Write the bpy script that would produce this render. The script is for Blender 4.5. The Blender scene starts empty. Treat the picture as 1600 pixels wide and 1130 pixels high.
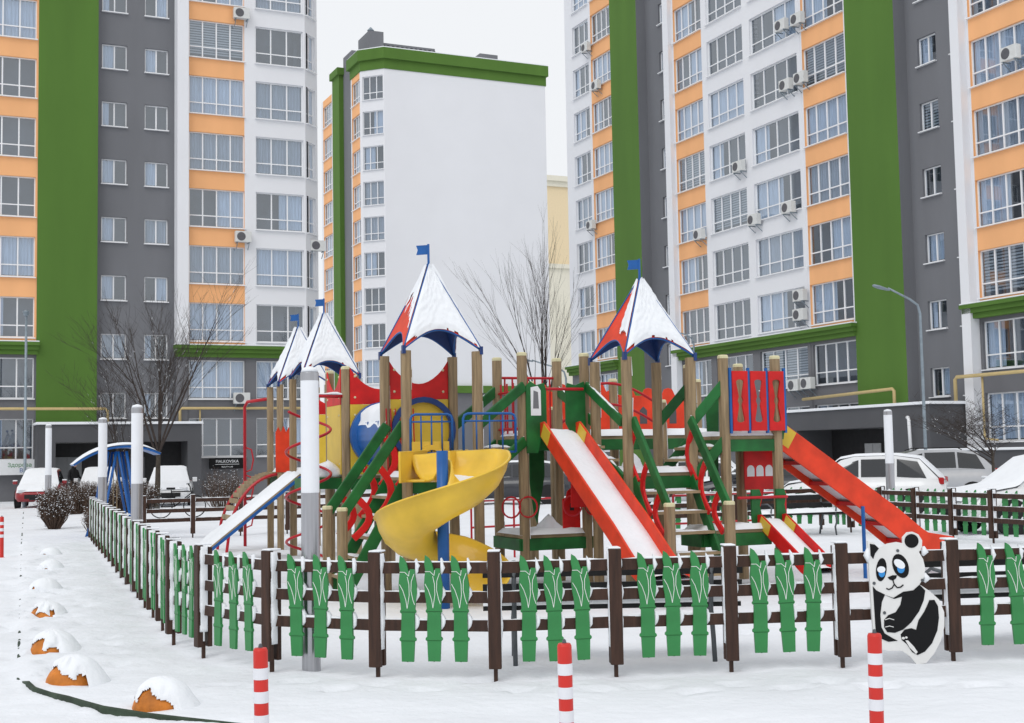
import bpy, bmesh, math, random
from mathutils import Vector, Matrix, noise
rnd = random.Random(7)
sc = bpy.context.scene
COL = sc.collection
# ------------------------------------------------------------------ camera
F = 2050.0; HC = 1.65; TILT = math.atan(150/F); ROLL = math.radians(-1.03)
CM = (Matrix.Rotation(math.pi/2+TILT, 3, 'X') @ Matrix.Rotation(ROLL, 3, 'Z'))
cam = bpy.data.cameras.new('camera'); camo = bpy.data.objects.new('camera', cam); COL.objects.link(camo)
cam.sensor_width = 36; cam.lens = 36*F/1600; cam.clip_end = 2000; cam.clip_start = .1
camo.matrix_world = Matrix.Translation((0, 0, HC)) @ CM.to_4x4()
sc.camera = camo
# ------------------------------------------------------------------ sky and sun (overcast)
SUN_EL, SUN_AZ = math.radians(48), math.radians(-28)      # behind the camera, a little to the left
w = bpy.data.worlds.new('World'); sc.world = w; w.use_nodes = True
nt = w.node_tree; nt.nodes.clear()
out = nt.nodes.new('ShaderNodeOutputWorld'); bg = nt.nodes.new('ShaderNodeBackground')
sky = nt.nodes.new('ShaderNodeTexSky'); sky.sky_type = 'NISHITA'; sky.sun_disc = False
sky.sun_elevation = SUN_EL; sky.sun_rotation = math.pi+SUN_AZ; sky.dust_density = 6; sky.air_density = 1.5
sc1 = nt.nodes.new('ShaderNodeVectorMath'); sc1.operation = 'SCALE'; sc1.inputs['Scale'].default_value = .09
mixc = nt.nodes.new('ShaderNodeMix'); mixc.data_type = 'RGBA'; mixc.inputs[0].default_value = .93
nt.links.new(sky.outputs[0], sc1.inputs[0]); nt.links.new(sc1.outputs[0], mixc.inputs[6])
# the cloud sheet: even pale grey, very slightly uneven
tc = nt.nodes.new('ShaderNodeTexCoord'); nz = nt.nodes.new('ShaderNodeTexNoise'); nz.inputs['Scale'].default_value = 1.6
cr = nt.nodes.new('ShaderNodeValToRGB'); cr.color_ramp.elements[0].color = (.78, .80, .83, 1); cr.color_ramp.elements[1].color = (.84, .852, .87, 1)
nt.links.new(tc.outputs['Generated'], nz.inputs[0]); nt.links.new(nz.outputs[0], cr.inputs[0]); nt.links.new(cr.outputs[0], mixc.inputs[7])
nt.links.new(mixc.outputs[2], bg.inputs[0]); bg.inputs[1].default_value = 1.0; nt.links.new(bg.outputs[0], out.inputs[0])
sun = bpy.data.lights.new('sun', 'SUN'); sun.energy = 0.85; sun.angle = math.radians(35); sun.color = (1, .98, .95)
suno = bpy.data.objects.new('sun', sun); COL.objects.link(suno)
sd = Vector((math.sin(SUN_AZ)*math.cos(SUN_EL), -math.cos(SUN_AZ)*math.cos(SUN_EL), math.sin(SUN_EL)))
suno.rotation_euler = sd.to_track_quat('Z', 'Y').to_euler(); suno.location = (0, 0, 60)
sc.view_settings.view_transform = 'Standard'; sc.view_settings.look = 'None'; sc.view_settings.gamma = 1
sc.view_settings.exposure = 0.2
# ------------------------------------------------------------------ pixel helpers (photo 1600x1130)
def ray(x, y): return CM @ Vector(((x-800)/F, -(y-565)/F, -1))
def G(x, y, z=0):
    r = ray(x, y); t = (z-HC)/r.z; return Vector((r.x*t, r.y*t, z))
def at(x, d, y=720):
    r = ray(x, y); t = d/r.y; return Vector((r.x*t, d, 0))
def zat(x, y, d):
    r = ray(x, y); return HC+r.z*d/r.y
TH = math.radians(24.4); A = Vector((math.cos(TH), math.sin(TH), 0)); B = Vector((-math.sin(TH), math.cos(TH), 0))
PH = math.radians(22); U = Vector((math.cos(PH), math.sin(PH), 0)); V = Vector((-math.sin(PH), math.cos(PH), 0))
ZZ = Vector((0, 0, 1))
# ------------------------------------------------------------------ materials
MATS = {}
def mat(name, col, rough=.6, var=.12, scale=6., bump=0., bscale=40., metal=0., spec=.35, stretch=None, coat=0, sss=0):
    if name in MATS: return MATS[name]
    m = bpy.data.materials.new(name); m.use_nodes = True; n = m.node_tree; b = n.nodes['Principled BSDF']
    b.inputs['Roughness'].default_value = rough; b.inputs['Metallic'].default_value = metal
    b.inputs['Specular IOR Level'].default_value = spec; b.inputs['Coat Weight'].default_value = coat
    tcn = n.nodes.new('ShaderNodeTexCoord'); src = tcn.outputs['Object']
    if stretch:
        mp = n.nodes.new('ShaderNodeMapping'); mp.inputs['Scale'].default_value = stretch; n.links.new(src, mp.inputs[0]); src = mp.outputs[0]
    t = n.nodes.new('ShaderNodeTexNoise'); t.inputs['Scale'].default_value = scale; t.inputs['Detail'].default_value = 5
    n.links.new(src, t.inputs[0])
    r = n.nodes.new('ShaderNodeValToRGB'); e = r.color_ramp.elements
    e[0].position = .3; e[1].position = .7
    e[0].color = tuple(c*(1-var) for c in col)+(1,); e[1].color = tuple(min(1, c*(1+var)) for c in col)+(1,)
    n.links.new(t.outputs[0], r.inputs[0]); n.links.new(r.outputs[0], b.inputs['Base Color'])
    if bump:
        t2 = n.nodes.new('ShaderNodeTexNoise'); t2.inputs['Scale'].default_value = bscale; t2.inputs['Detail'].default_value = 6
        n.links.new(src, t2.inputs[0])
        bp = n.nodes.new('ShaderNodeBump'); bp.inputs['Strength'].default_value = bump; bp.inputs['Distance'].default_value = .02
        n.links.new(t2.outputs[0], bp.inputs['Height']); n.links.new(bp.outputs[0], b.inputs['Normal'])
    MATS[name] = m; return m
SNOW = mat('snow', (.80, .825, .86), .75, .03, 3, .5, 14, spec=.3)
SNOWG = mat('snow_ground', (.765, .79, .83), .8, .045, .7, .9, 9, spec=.25)
WOOD = mat('pale_wood', (.275, .20, .115), .65, .28, 3, .15, 30, stretch=(9, 9, .8))
WOODH = mat('pale_wood_boards', (.31, .23, .135), .7, .28, 4, .15, 30)
CAPM = mat('post_cap', (.62, .58, .36), .5, .08)
BROWN = mat('brown_stained_wood', (.045, .020, .012), .55, .4, 4, .25, 30, stretch=(7, 7, .7))
PICK = mat('green_picket_paint', (.035, .22, .065), .42, .12, 5, .05, 30)
LINEW = mat('white_line', (.75, .78, .75), .6, .05)
GREEN = mat('green_play_paint', (.010, .115, .024), .5, .35, 4, .08, 25)
RED = mat('red_play_paint', (.56, .008, .008), .5, .2, 4, .03, 25)
ORED = mat('orange_red_plastic', (.68, .045, .012), .5, .18, 4, .03, 25)
REDM = mat('red_steel', (.45, .012, .022), .35, .1)
YEL = mat('yellow_panel', (.66, .45, .045), .42, .08, 3)
YELS = mat('yellow_slide_plastic', (.74, .48, .045), .4, .16, 2.2, .03, 8, coat=.2)
BLUE = mat('blue_paint', (.012, .10, .34), .35, .12)
DBLUE = mat('dark_blue_plastic', (.012, .04, .16), .4, .15)
STEEL = mat('brushed_steel', (.42, .42, .44), .3, .1, 3, metal=1, stretch=(20, 20, .5))
LAMPW = mat('opal_lamp_plastic', (.78, .80, .84), .35, .02)
GALV = mat('galvanised_steel', (.24, .29, .33), .5, .15, metal=.4)
BLACKW = mat('black_bench_wood', (.012, .012, .013), .5, .3)
IRON = mat('grey_cast_iron', (.10, .11, .12), .5, .2, metal=.4)
WHITEW = mat('white_render', (.74, .75, .78), .85, .014, .4, .10, 60)
WHITEP = mat('white_pvc', (.80, .81, .83), .4, .02)
ORANGE = mat('orange_render', (.83, .43, .20), .85, .07, .6, .08, 60, stretch=(1, 1, .3))
GREENW = mat('green_render', (.080, .170, .028), .85, .08, .6, .08, 60, stretch=(1, 1, .2))
GREYW = mat('grey_render', (.165, .17, .185), .85, .09, .6, .08, 60, stretch=(1, 1, .2))
GREYD = mat('dark_grey_render', (.085, .087, .095), .8, .08, .6, .06, 60)
GREYT = mat('grey_tile_cladding', (.15, .152, .165), .6, .08, .7)
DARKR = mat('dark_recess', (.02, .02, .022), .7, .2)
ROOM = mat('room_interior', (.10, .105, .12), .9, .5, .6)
CREAM = mat('cream_render', (.74, .71, .60), .85, .03)
CREAMO = mat('pale_orange_render', (.78, .64, .42), .85, .03)
GASY = mat('gas_pipe_yellow', (.52, .40, .19), .5, .06)
CURT = mat('curtain', (.56, .60, .67), .9, .22, 9, stretch=(6, 1, .12))
CURT2 = mat('curtain_grey', (.38, .40, .44), .9, .3, 9, stretch=(6, 1, .12))
BLIND = mat('roller_blind', (.42, .43, .44), .9, .06)
ACW = mat('ac_white', (.62, .63, .62), .5, .05)
ACG = mat('ac_grille', (.10, .10, .11), .6, .1)
ORB = mat('orange_painted_concrete', (.50, .16, .018), .6, .35, 9, .3, 40)
KERBM = mat('green_kerb_stone', (.035, .055, .035), .8, .4, 8, .4, 40)
BOLR = mat('bollard_red', (.58, .030, .022), .45, .08, 6)
BOLW = mat('bollard_reflective', (.72, .73, .77), .4, .03)
TWIG = mat('twig_bark', (.042, .032, .028), .9, .3)
BARK = mat('tree_bark', (.055, .045, .035), .9, .35, 12, .4, 30)
CARW = mat('car_white', (.70, .71, .72), .3, .02, coat=.6)
CARS = mat('car_silver', (.42, .43, .45), .3, .03, metal=.5, coat=.6)
CARR = mat('car_red', (.26, .008, .014), .3, .05, coat=.6)
CARD = mat('car_dark', (.03, .032, .04), .3, .05, coat=.6)
TYRE = mat('tyre', (.015, .015, .016), .8, .2)
LIGHTR = mat('tail_light', (.35, .01, .012), .25, .1)
LIGHTW = mat('head_light', (.6, .62, .65), .15, .05)
BLACK = mat('black_paint', (.006, .006, .007), .6, .1, spec=.2)
PANW = mat('panda_white', (.72, .72, .71), .45, .04)
EYEB = mat('eye_blue', (.03, .25, .62), .4, .1)
COAT = mat('black_coat', (.012, .012, .014), .9, .3)
SKIN = mat('skin', (.45, .28, .21), .6, .05)
SIGNW = mat('sign_white', (.74, .76, .78), .5, .02)
def glass_mat():
    m = bpy.data.materials.new('window_glass'); m.use_nodes = True; n = m.node_tree; n.nodes.clear()
    o = n.nodes.new('ShaderNodeOutputMaterial'); mx = n.nodes.new('ShaderNodeMixShader')
    tr = n.nodes.new('ShaderNodeBsdfTransparent'); gl = n.nodes.new('ShaderNodeBsdfGlossy'); lw = n.nodes.new('ShaderNodeLayerWeight')
    lw.inputs[0].default_value = .5; gl.inputs['Roughness'].default_value = .02; tr.inputs[0].default_value = (.74, .83, .92, 1); gl.inputs['Color'].default_value = (.88, .94, 1, 1)
    pw = n.nodes.new('ShaderNodeMath'); pw.operation = 'POWER'; pw.inputs[1].default_value = 3.5
    ma = n.nodes.new('ShaderNodeMath'); ma.operation = 'MULTIPLY_ADD'; ma.inputs[1].default_value = .8; ma.inputs[2].default_value = .21
    n.links.new(lw.outputs['Facing'], pw.inputs[0]); n.links.new(pw.outputs[0], ma.inputs[0]); n.links.new(ma.outputs[0], mx.inputs[0])
    n.links.new(tr.outputs[0], mx.inputs[1]); n.links.new(gl.outputs[0], mx.inputs[2]); n.links.new(mx.outputs[0], o.inputs[0])
    return m
GLASS = glass_mat()
CARGL = mat('car_glass', (.010, .012, .015), .08, .1, spec=.8)
# ------------------------------------------------------------------ mesh builder
class MB:
    def __init__(s): s.v = []; s.f = []; s.m = []; s.cur = 0
    def quad(s, *p):
        i = len(s.v); s.v += [tuple(q) for q in p]; s.f.append(tuple(range(i, i+len(p)))); s.m.append(s.cur)
    def box(s, c, size, mtx=None):
        hx, hy, hz = size[0]/2, size[1]/2, size[2]/2; i = len(s.v); c = Vector(c)
        for dx, dy, dz in ((-1,-1,-1),(1,-1,-1),(1,1,-1),(-1,1,-1),(-1,-1,1),(1,-1,1),(1,1,1),(-1,1,1)):
            p = Vector((dx*hx, dy*hy, dz*hz))
            if mtx: p = mtx @ p
            s.v.append(tuple(c+p))
        for q in ((0,3,2,1),(4,5,6,7),(0,1,5,4),(1,2,6,5),(2,3,7,6),(3,0,4,7)):
            s.f.append(tuple(i+k for k in q)); s.m.append(s.cur)
    def beam(s, p, q, wd, h, up=ZZ):
        p, q = Vector(p), Vector(q); d = (q-p); L = d.length; d.normalize()
        x = d.cross(up)
        if x.length < 1e-4: x = Vector((1, 0, 0))
        x.normalize(); z = x.cross(d)
        s.box((p+q)/2, (wd, L, h), Matrix((x, d, z)).transposed())
    def ring(s, pts): i = len(s.v); s.v += [tuple(p) for p in pts]; return list(range(i, i+len(pts)))
    def loft(s, rings, cap=True, closed=True):
        ids = [s.ring(r) for r in rings]; n = len(ids[0])
        for a, b in zip(ids, ids[1:]):
            for k in range(n if closed else n-1):
                s.f.append((a[k], a[(k+1) % n], b[(k+1) % n], b[k])); s.m.append(s.cur)
        if cap:
            s.f.append(tuple(reversed(ids[0]))); s.m.append(s.cur); s.f.append(tuple(ids[-1])); s.m.append(s.cur)
    def tube(s, pts, r, n=8, cap=True):
        pts = [Vector(p) for p in pts]; rings = []; px = None
        rr = r if isinstance(r, (list, tuple)) else [r]*len(pts)
        for i, p in enumerate(pts):
            d = (pts[min(i+1, len(pts)-1)]-pts[max(i-1, 0)]).normalized()
            if px is None: x = d.orthogonal().normalized()
            else:
                x = px-d*px.dot(d); x = x.normalized() if x.length > 1e-5 else d.orthogonal().normalized()
            px = x; y = d.cross(x)
            rings.append([p+(x*math.cos(t)+y*math.sin(t))*rr[i] for t in [2*math.pi*k/n for k in range(n)]])
        s.loft(rings, cap)
    def prism(s, outline, o, ex, ey, depth):
        # polygon in the plane (ex, ey) at o, extruded along -normal by depth
        ex, ey, o = Vector(ex), Vector(ey), Vector(o); nn = ex.cross(ey).normalized()
        a = [o+ex*x+ey*y for x, y in outline]; s.loft([[p-nn*depth for p in a], a])
    def lathe(s, prof, c, n=16):
        c = Vector(c); s.loft([[c+Vector((r*math.cos(2*math.pi*k/n), r*math.sin(2*math.pi*k/n), z)) for k in range(n)] for r, z in prof])
    def build(s, name, mats, parent=None, smooth=False, bevel=0, loc=None, solid=0):
        me = bpy.data.meshes.new(name); me.from_pydata(s.v, [], s.f)
        for m in (mats if isinstance(mats, (list, tuple)) else [mats]): me.materials.append(m)
        if any(s.m): me.polygons.foreach_set('material_index', s.m)
        if smooth: me.polygons.foreach_set('use_smooth', [True]*len(me.polygons))
        me.update(); return link(name, me, parent, bevel, loc, solid)
def link(name, me, parent=None, bevel=0, loc=None, solid=0):
    o = bpy.data.objects.new(name, me); COL.objects.link(o)
    if parent: o.parent = parent
    if loc is not None: o.location = loc
    if solid: md = o.modifiers.new('solid', 'SOLIDIFY'); md.thickness = solid; md.offset = 0
    if bevel: md = o.modifiers.new('bevel', 'BEVEL'); md.width = bevel; md.segments = 2; md.limit_method = 'ANGLE'
    return o
def tag(o, label, cat, group=None, kind=None):
    if label: o['label'] = label
    if cat: o['category'] = cat
    if group: o['group'] = group
    if kind: o['kind'] = kind
    return o
def thing(name, loc, label, cat, group=None, rz=0):
    o = bpy.data.objects.new(name, None); COL.objects.link(o); o.location = loc; o.rotation_euler[2] = rz
    o.empty_display_size = .2
    return tag(o, label, cat, group)
def fin(root):
    # children were built in world coordinates: keep them there
    bpy.context.view_layer.update()
    inv = Matrix.LocRotScale(root.location, root.rotation_euler, None).inverted()
    for c in root.children:
        if not c.get('_l'): c.matrix_parent_inverse = inv
        c['_l'] = 1
    for c in root.children:
        for g in c.children:
            pass
def clean():
    for o in bpy.data.objects:
        if '_l' in o: del o['_l']
def copytree(o, parent=None):
    c = o.copy(); COL.objects.link(c)
    if parent: c.parent = parent; c.matrix_parent_inverse = o.matrix_parent_inverse
    for ch in o.children: copytree(ch, c)
    return c
def nz3(x, y, z=0): return noise.noise(Vector((x, y, z)))
def snow_quad(mb, p00, p10, p11, p01, h=.06, up=ZZ, nu=10, nv=6, seed=0, edge=.25, rag=0):
    # lump of snow lying on the quad, thickness h, rounded towards the edges
    P = [Vector(p) for p in (p00, p10, p11, p01)]; rows = []; base = []
    lu = max((P[1]-P[0]).length, .01); lv = max((P[3]-P[0]).length, .01)
    for j in range(nv+1):
        row = []
        for i in range(nu+1):
            u, v = i/nu, j/nv
            p = P[0].lerp(P[1], u).lerp(P[3].lerp(P[2], u), v)
            e = min(1, min(u, 1-u)*lu/edge/.35+.0, min(v, 1-v)*lv/edge/.35)
            hh = h*(math.sqrt(max(0, 1-(1-e)**2)))*(1+.35*nz3(p.x*5+seed, p.y*5, p.z*5))+.002
            row.append(p+up*hh)
        rows.append(row)
    ids = [mb.ring(r) for r in rows]
    for a, b in zip(ids, ids[1:]):
        for k in range(nu): mb.f.append((a[k], a[k+1], b[k+1], b[k])); mb.m.append(mb.cur)
def snow_line(mb, p, q, wd=.06, h=.04, seed=0, n=None):
    p, q = Vector(p), Vector(q); L = (q-p).length; n = n or max(3, int(L/.06)); d = (q-p).normalized()
    x = d.cross(ZZ).normalized() if abs(d.z) < .99 else Vector((1, 0, 0)); rings = []
    for i in range(n+1):
        c = p.lerp(q, i/n); k = (.75+.6*nz3(c.x*7+seed, c.y*7, c.z*7+3)); k *= min(1, .35+3*min(i, n-i)/n)
        rings.append([c+x*(wd/2*math.cos(t))*min(1, k+.2)+ZZ*(h*max(.15, k)*math.sin(t)-.004) for t in [math.pi*j/5 for j in range(6)]])
    mb.loft(rings, True, True)
# ------------------------------------------------------------------ ground
KERB = [Vector((-24.5, 66)), Vector((-10.9, 29.3)), Vector((-4.3, 11.6)), Vector((-4.0, 10.75)), Vector((-3.58, 10.0)), Vector((-2.81, 9.15)), Vector((-2.44, 8.93)),
        Vector((-1.67, 8.5)), Vector((-.6, 8.2)), Vector((2, 7.9)), Vector((8, 7.7)), Vector((30, 7.4))]
def kerb_side(x, y):
    best = 1e9; sg = 1; p = Vector((x, y))
    for a, b in zip(KERB, KERB[1:]):
        d = b-a; t = max(0, min(1, (p-a).dot(d)/d.length_squared)); q = a+d*t; L = (p-q).length
        if L < best:
            best = L; sg = 1 if d.x*(p-a).y-d.y*(p-a).x > 0 else -1
    return best*sg          # positive: lawn side
FR = random.Random(3); FOOT = []
def trail(a, b, wob, n):
    a, b = Vector(a), Vector(b); d = (b-a).normalized(); nn = Vector((-d.y, d.x))
    for i in range(n):
        p = a.lerp(b, (i+FR.uniform(-.2, .2))/n)+nn*((.11 if i % 2 else -.11)+FR.uniform(-wob, wob)); FOOT.append((p.x, p.y, d.x, d.y, FR.uniform(.025, .055)))
trail((-9.6, 27), (-3.3, 10.2), .28, 60); trail((-3.9, 10.6), (-9.9, 27), .35, 55); trail((-2.6, 9.9), (4.5, 9.2), .12, 22); trail((-6, 20), (3, 13), .3, 30); trail((2, 12.3), (7, 20), .3, 26)
FG = {}
for f_ in FOOT:
    for ix in (-1, 0, 1):
        for iy in (-1, 0, 1): FG.setdefault((int(f_[0]//.5)+ix, int(f_[1]//.5)+iy), []).append(f_)
def foot(x, y):
    z = 0
    for px, py, dx, dy, dp in FG.get((int(x//.5), int(y//.5)), ()):
        u = (x-px)*dx+(y-py)*dy; v = -(x-px)*dy+(y-py)*dx; r2 = (u/.17)**2+(v/.085)**2
        if r2 < 1: z = min(z, -dp*(1-r2**2))
        elif r2 < 2.2: z += dp*.12*(2.2-r2)
    return z
def ground_z(x, y):
    z = .035*nz3(x*.5, y*.5, 1)+.012*nz3(x*2.6, y*2.6, 12)+.018*nz3(x*1.7, y*1.7, 5)+.008*nz3(x*6, y*6, 9)
    if y > 60: return .6*z
    if y < 30 and -12 < x < 9: z += foot(x, y)
    s = kerb_side(x, y)
    z += -.045 if s < -.10 else (-.045+(s+.10)/.12*.045 if s < .02 else 0)
    if s < 0 or (x < -2.5 and s < 2.2): z += .022*nz3(x*3.1, y*3.1, 2)+.014*max(0, nz3(x*9, y*9, 4))
    return z
def axis(lo, hi, step, far):
    c = [lo]
    while c[-1] < hi: c.append(c[-1]+step)
    st = step; r = c[-1]
    while r < far: st *= 1.35; r += st; c.append(r)
    st = step; l = lo; pre = []
    while l > -far: st *= 1.35; l -= st; pre.append(l)
    return list(reversed(pre))+c
xs = axis(-11, 9, .07, 700); ys = axis(6.5, 29, .07, 900)
m = MB(); ids = []
for y in ys: ids.append(m.ring([(x, y, ground_z(x, y) if -60 < x < 60 and 0 < y < 120 else 0) for x in xs]))
for a, b in zip(ids, ids[1:]):
    for k in range(len(xs)-1): m.f.append((a[k], a[k+1], b[k+1], b[k])); m.m.append(0)
tag(m.build('ground', SNOWG, smooth=True), 'snow covered ground of the yard', None, kind='structure')
m = MB()
kp = []
for a, b in zip(KERB, KERB[1:]):
    n = max(1, int((b-a).length/.25))
    for i in range(n): kp.append(a.lerp(b, i/n))
rings = []
for i, p in enumerate(kp):
    d = (kp[min(i+1, len(kp)-1)]-kp[max(i-1, 0)]).normalized(); nn = Vector((-d.y, d.x))
    top = (.0 if p.y < 10.3 else -.03)+.022*nz3(p.x*2.3, p.y*2.3, 8)
    rings.append([(p+nn*o).to_3d()+ZZ*z for o, z in ((-.06, -.25), (-.06, top-.012), (-.052, top-.004), (-.038, top-.004), (-.03, top-.014), (-.03, -.25))])
m.loft(rings)
tag(m.build('kerb', KERBM), 'dark green painted kerb edging the snowy lawn', 'kerb', kind='structure')
# ------------------------------------------------------------------ buildings
def lk(name, me, parent, loc, rz=0):
    o = bpy.data.objects.new(name, me); COL.objects.link(o); o.parent = parent; o.location = loc; o.rotation_euler[2] = rz; return o
WC = {}
def win_meshes(wd, h, n, tr):
    key = (round(wd, 2), round(h, 2), n, tr)
    if key in WC: return WC[key]
    m = MB(); f = .055
    for z in (f/2, h-f/2): m.box((wd/2, 0, z), (wd-.004, .07, f))
    pw = wd/n
    for i in range(n+1): m.box((min(max(pw*i, f/2), wd-f/2), -.002, h/2), (f if i in (0, n) else f*1.15, .074, h-2*f-.004))
    if tr: m.box((wd/2, .001, h*tr), (wd-2*f, .066, f))
    o = m.build('window', WHITEP); fr = o.data; bpy.data.objects.remove(o)
    def pane(name, w_, h_):
        m = MB(); m.quad((0, .012, 0), (w_, .012, 0), (w_, .012, h_), (0, .012, h_)); o = m.build(name, GLASS); me = o.data; bpy.data.objects.remove(o); return me
    pa = pane('pane', pw-f, h*(1-tr)-f*1.5 if tr else h-2*f); pb = pane('lower_pane', pw-f, h*tr-f*1.5) if tr else None
    m = MB(); m.box((wd/2, -.06, -.03), (wd+.08, .26, .045)); o = m.build('sill', WHITEP); si = o.data; bpy.data.objects.remove(o)
    m = MB(); m.box((wd/2, -.07, .004), (wd+.04, .18, .03)); o = m.build('sill_snow', SNOW); ss = o.data; bpy.data.objects.remove(o)
    def curt(name, x0, x1, mt, z0=.1, wav=.035):
        m = MB(); k = max(4, int((x1-x0)/.035)); t = [[(x0+(x1-x0)*i/k, wav*math.sin(i*1.3)+.10, z) for i in range(k+1)] for z in (z0, h-.05)]
        m.loft(t, False, False); o = m.build(name, mt); me = o.data; bpy.data.objects.remove(o); return me
    cs = [curt('curtain', .05, wd-.05, CURT), curt('curtain', .05, wd*.55, CURT), curt('curtain', wd*.5, wd-.05, CURT), curt('curtain', .05, wd-.05, CURT2), curt('curtain', .05, wd*.3, CURT)]
    m = MB(); z = h-.05
    while z > h*.12: m.box((wd/2, .09, z-.05), (wd-.12, .012, .075)); z -= .13
    o = m.build('blind', BLIND); bl = o.data; bpy.data.objects.remove(o)
    WC[key] = (fr, pa, pb, si, cs, bl, pw, f, ss); return WC[key]
def window(bld, a, y, z, wd, h, n, tr=.3, snow=False):
    fr, pa, pb, si, cs, bl, pw, f, ss = win_meshes(wd, h, n, tr)
    o = lk('window', fr, bld, (a, y+.16, z))
    for i in range(n):
        lk('pane', pa, o, (pw*i+f/2, 0, h*tr+f/2 if tr else f))
        if tr: lk('lower_pane', pb, o, (pw*i+f/2, 0, f))
    lk('sill', si, o, (0, -.10, 0))
    r = rnd.random()
    if r < .70: lk('curtain', rnd.choice(cs), o, (0, 0, 0))
    elif r < .78: lk('blind', bl, o, (0, 0, 0))
def wall(bld, a0, a1, y, z0, z1, wins, mw, ms=None, name='wall', ret=1.0, depth=.2, mret=None):
    # wins: list of (a0,a1,[(zs,ze)...]); mw wall, ms spandrel material in window columns
    m = MB(); mats = [mw, ms or mw, ROOM, mret or mw]
    cols = sorted(wins); x = a0
    def rect(xa, xb, za, zb, mi, yy=y):
        if xb-xa > .001 and zb-za > .001: m.cur = mi; m.quad((xa, yy, za), (xb, yy, za), (xb, yy, zb), (xa, yy, zb))
    for wa, wb, lv in cols:
        rect(x, wa, z0, z1, 0); zz = z0
        for zs, ze in sorted(lv):
            rect(wa, wb, zz, zs, 1)
            m.cur = 1; d = y+depth
            m.quad((wa, y, zs), (wb, y, zs), (wb, d, zs), (wa, d, zs)); m.quad((wa, y, ze), (wa, d, ze), (wb, d, ze), (wb, y, ze))
            m.quad((wa, y, zs), (wa, d, zs), (wa, d, ze), (wa, y, ze)); m.quad((wb, y, zs), (wb, y, ze), (wb, d, ze), (wb, d, zs))
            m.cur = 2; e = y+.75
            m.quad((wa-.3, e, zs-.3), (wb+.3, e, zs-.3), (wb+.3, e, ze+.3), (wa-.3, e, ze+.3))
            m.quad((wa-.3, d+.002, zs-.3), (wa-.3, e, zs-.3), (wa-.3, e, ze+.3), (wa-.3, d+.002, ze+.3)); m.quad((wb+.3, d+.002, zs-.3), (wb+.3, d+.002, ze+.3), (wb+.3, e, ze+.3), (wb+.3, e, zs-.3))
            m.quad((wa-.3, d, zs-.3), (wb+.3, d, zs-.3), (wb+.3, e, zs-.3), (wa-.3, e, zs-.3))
            zz = ze
        rect(wa, wb, zz, z1, 1); x = wb
    rect(x, a1, z0, z1, 0)
    m.cur = 3
    if ret: m.quad((a0, y, z0), (a0, y, z1), (a0, y+ret, z1), (a0, y+ret, z0)); m.quad((a1, y, z0), (a1, y+ret, z0), (a1, y+ret, z1), (a1, y, z1))
    m.quad((a0, y, z1), (a1, y, z1), (a1, y+ret+.01, z1), (a0, y+ret+.01, z1))
    return m.build(name, mats, bld)
SILL = [1.95+2.91*k for k in range(12)]; WHT = 1.95
def bwin(bld, a0, a1, y, ks, n, tr=.3, h=WHT, dz=0):
    for k in ks: window(bld, a0, y, SILL[k]+dz, a1-a0, h, n, tr)
def lv(ks, h=WHT, dz=0): return [(SILL[k]+dz, SILL[k]+dz+h) for k in ks]
ZT = 36.6; ZC = 6.95       # top of facade, underside of cornice
UP = list(range(2, 11)); LOW = [0, 1]
def cornice(bld, a0, a1, y, z=ZC, nm='cornice'):
    m = MB()
    for dz, h, o in ((0, .22, .18), (.22, .2, .30), (.42, .16, .42)): m.box(((a0+a1)/2, y-o/2+.05, z+dz+h/2), (a1-a0+o*.6, o+.1, h-.002))
    c = m.build(nm, GREENW, bld); s = MB(); s.box(((a0+a1)/2, y-.16, z+.615), (a1-a0+.24, .48, .06)); s.build('snow', SNOW, c, bevel=.02)
def bay(bld, a0, a1, y, w0, w1, n, mw, ms, ks=UP, low=True):
    wall(bld, a0, a1, y, ZC if low else 0, ZT, [(w0, w1, lv(ks))], mw, ms); bwin(bld, w0, w1, y, ks, n)
    if low:
        wall(bld, a0, a1, y+.06, 0, ZC+.02, [(w0, w1, lv(LOW))], GREYT, GREYT); bwin(bld, w0, w1, y+.06, LOW, n)
def stair(bld, a0, a1, y, w, dz, ks, low=False):
    lvs = [(SILL[k]+dz, SILL[k]+dz+1.25) for k in ks]
    wall(bld, a0, a1, y, 0, ZT, [(x0, x1, lvs) for x0, x1 in w], GREYW, GREYW, ret=.3)
    for x0, x1 in w:
        for k in ks: window(bld, x0, y, SILL[k]+dz, x1-x0, 1.25, 2, 0)
# --- left block
PL = at(340, 66, 640); LB = thing('apartment_block', (PL.x, PL.y, 0), 'apartment block with one green stripe, orange bays and a chamfered white corner bay', 'building', rz=TH)
bay(LB, -16, -8.63, 0, -11.8, -8.72, 4, ORANGE, ORANGE)
wall(LB, -8.63, -5.85, -.06, 3.7, ZT, [], GREENW, name='green_stripe', mret=GREYW)
stair(LB, -5.85, -2.06, .5, [(-5.61, -4.4), (-3.53, -2.38)], -.93, range(1, 11))
wall(LB, -2.06, -1.5, -.35, ZC+.6, ZT, [], WHITEW, name='pilaster'); wall(LB, -2.06, -1.5, -.05, 0, ZC+.6, [], GREYT, name='pilaster')
bay(LB, -1.5, 1.45, 0, -1.42, 1.4, 4, WHITEW, ORANGE)
bay(LB, 1.45, 4.61, -.02, 1.98, 4.5, 3, WHITEW, WHITEW)
cornice(LB, -2.06, 4.7, 0); cornice(LB, -16, -8.63, 0)
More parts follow.
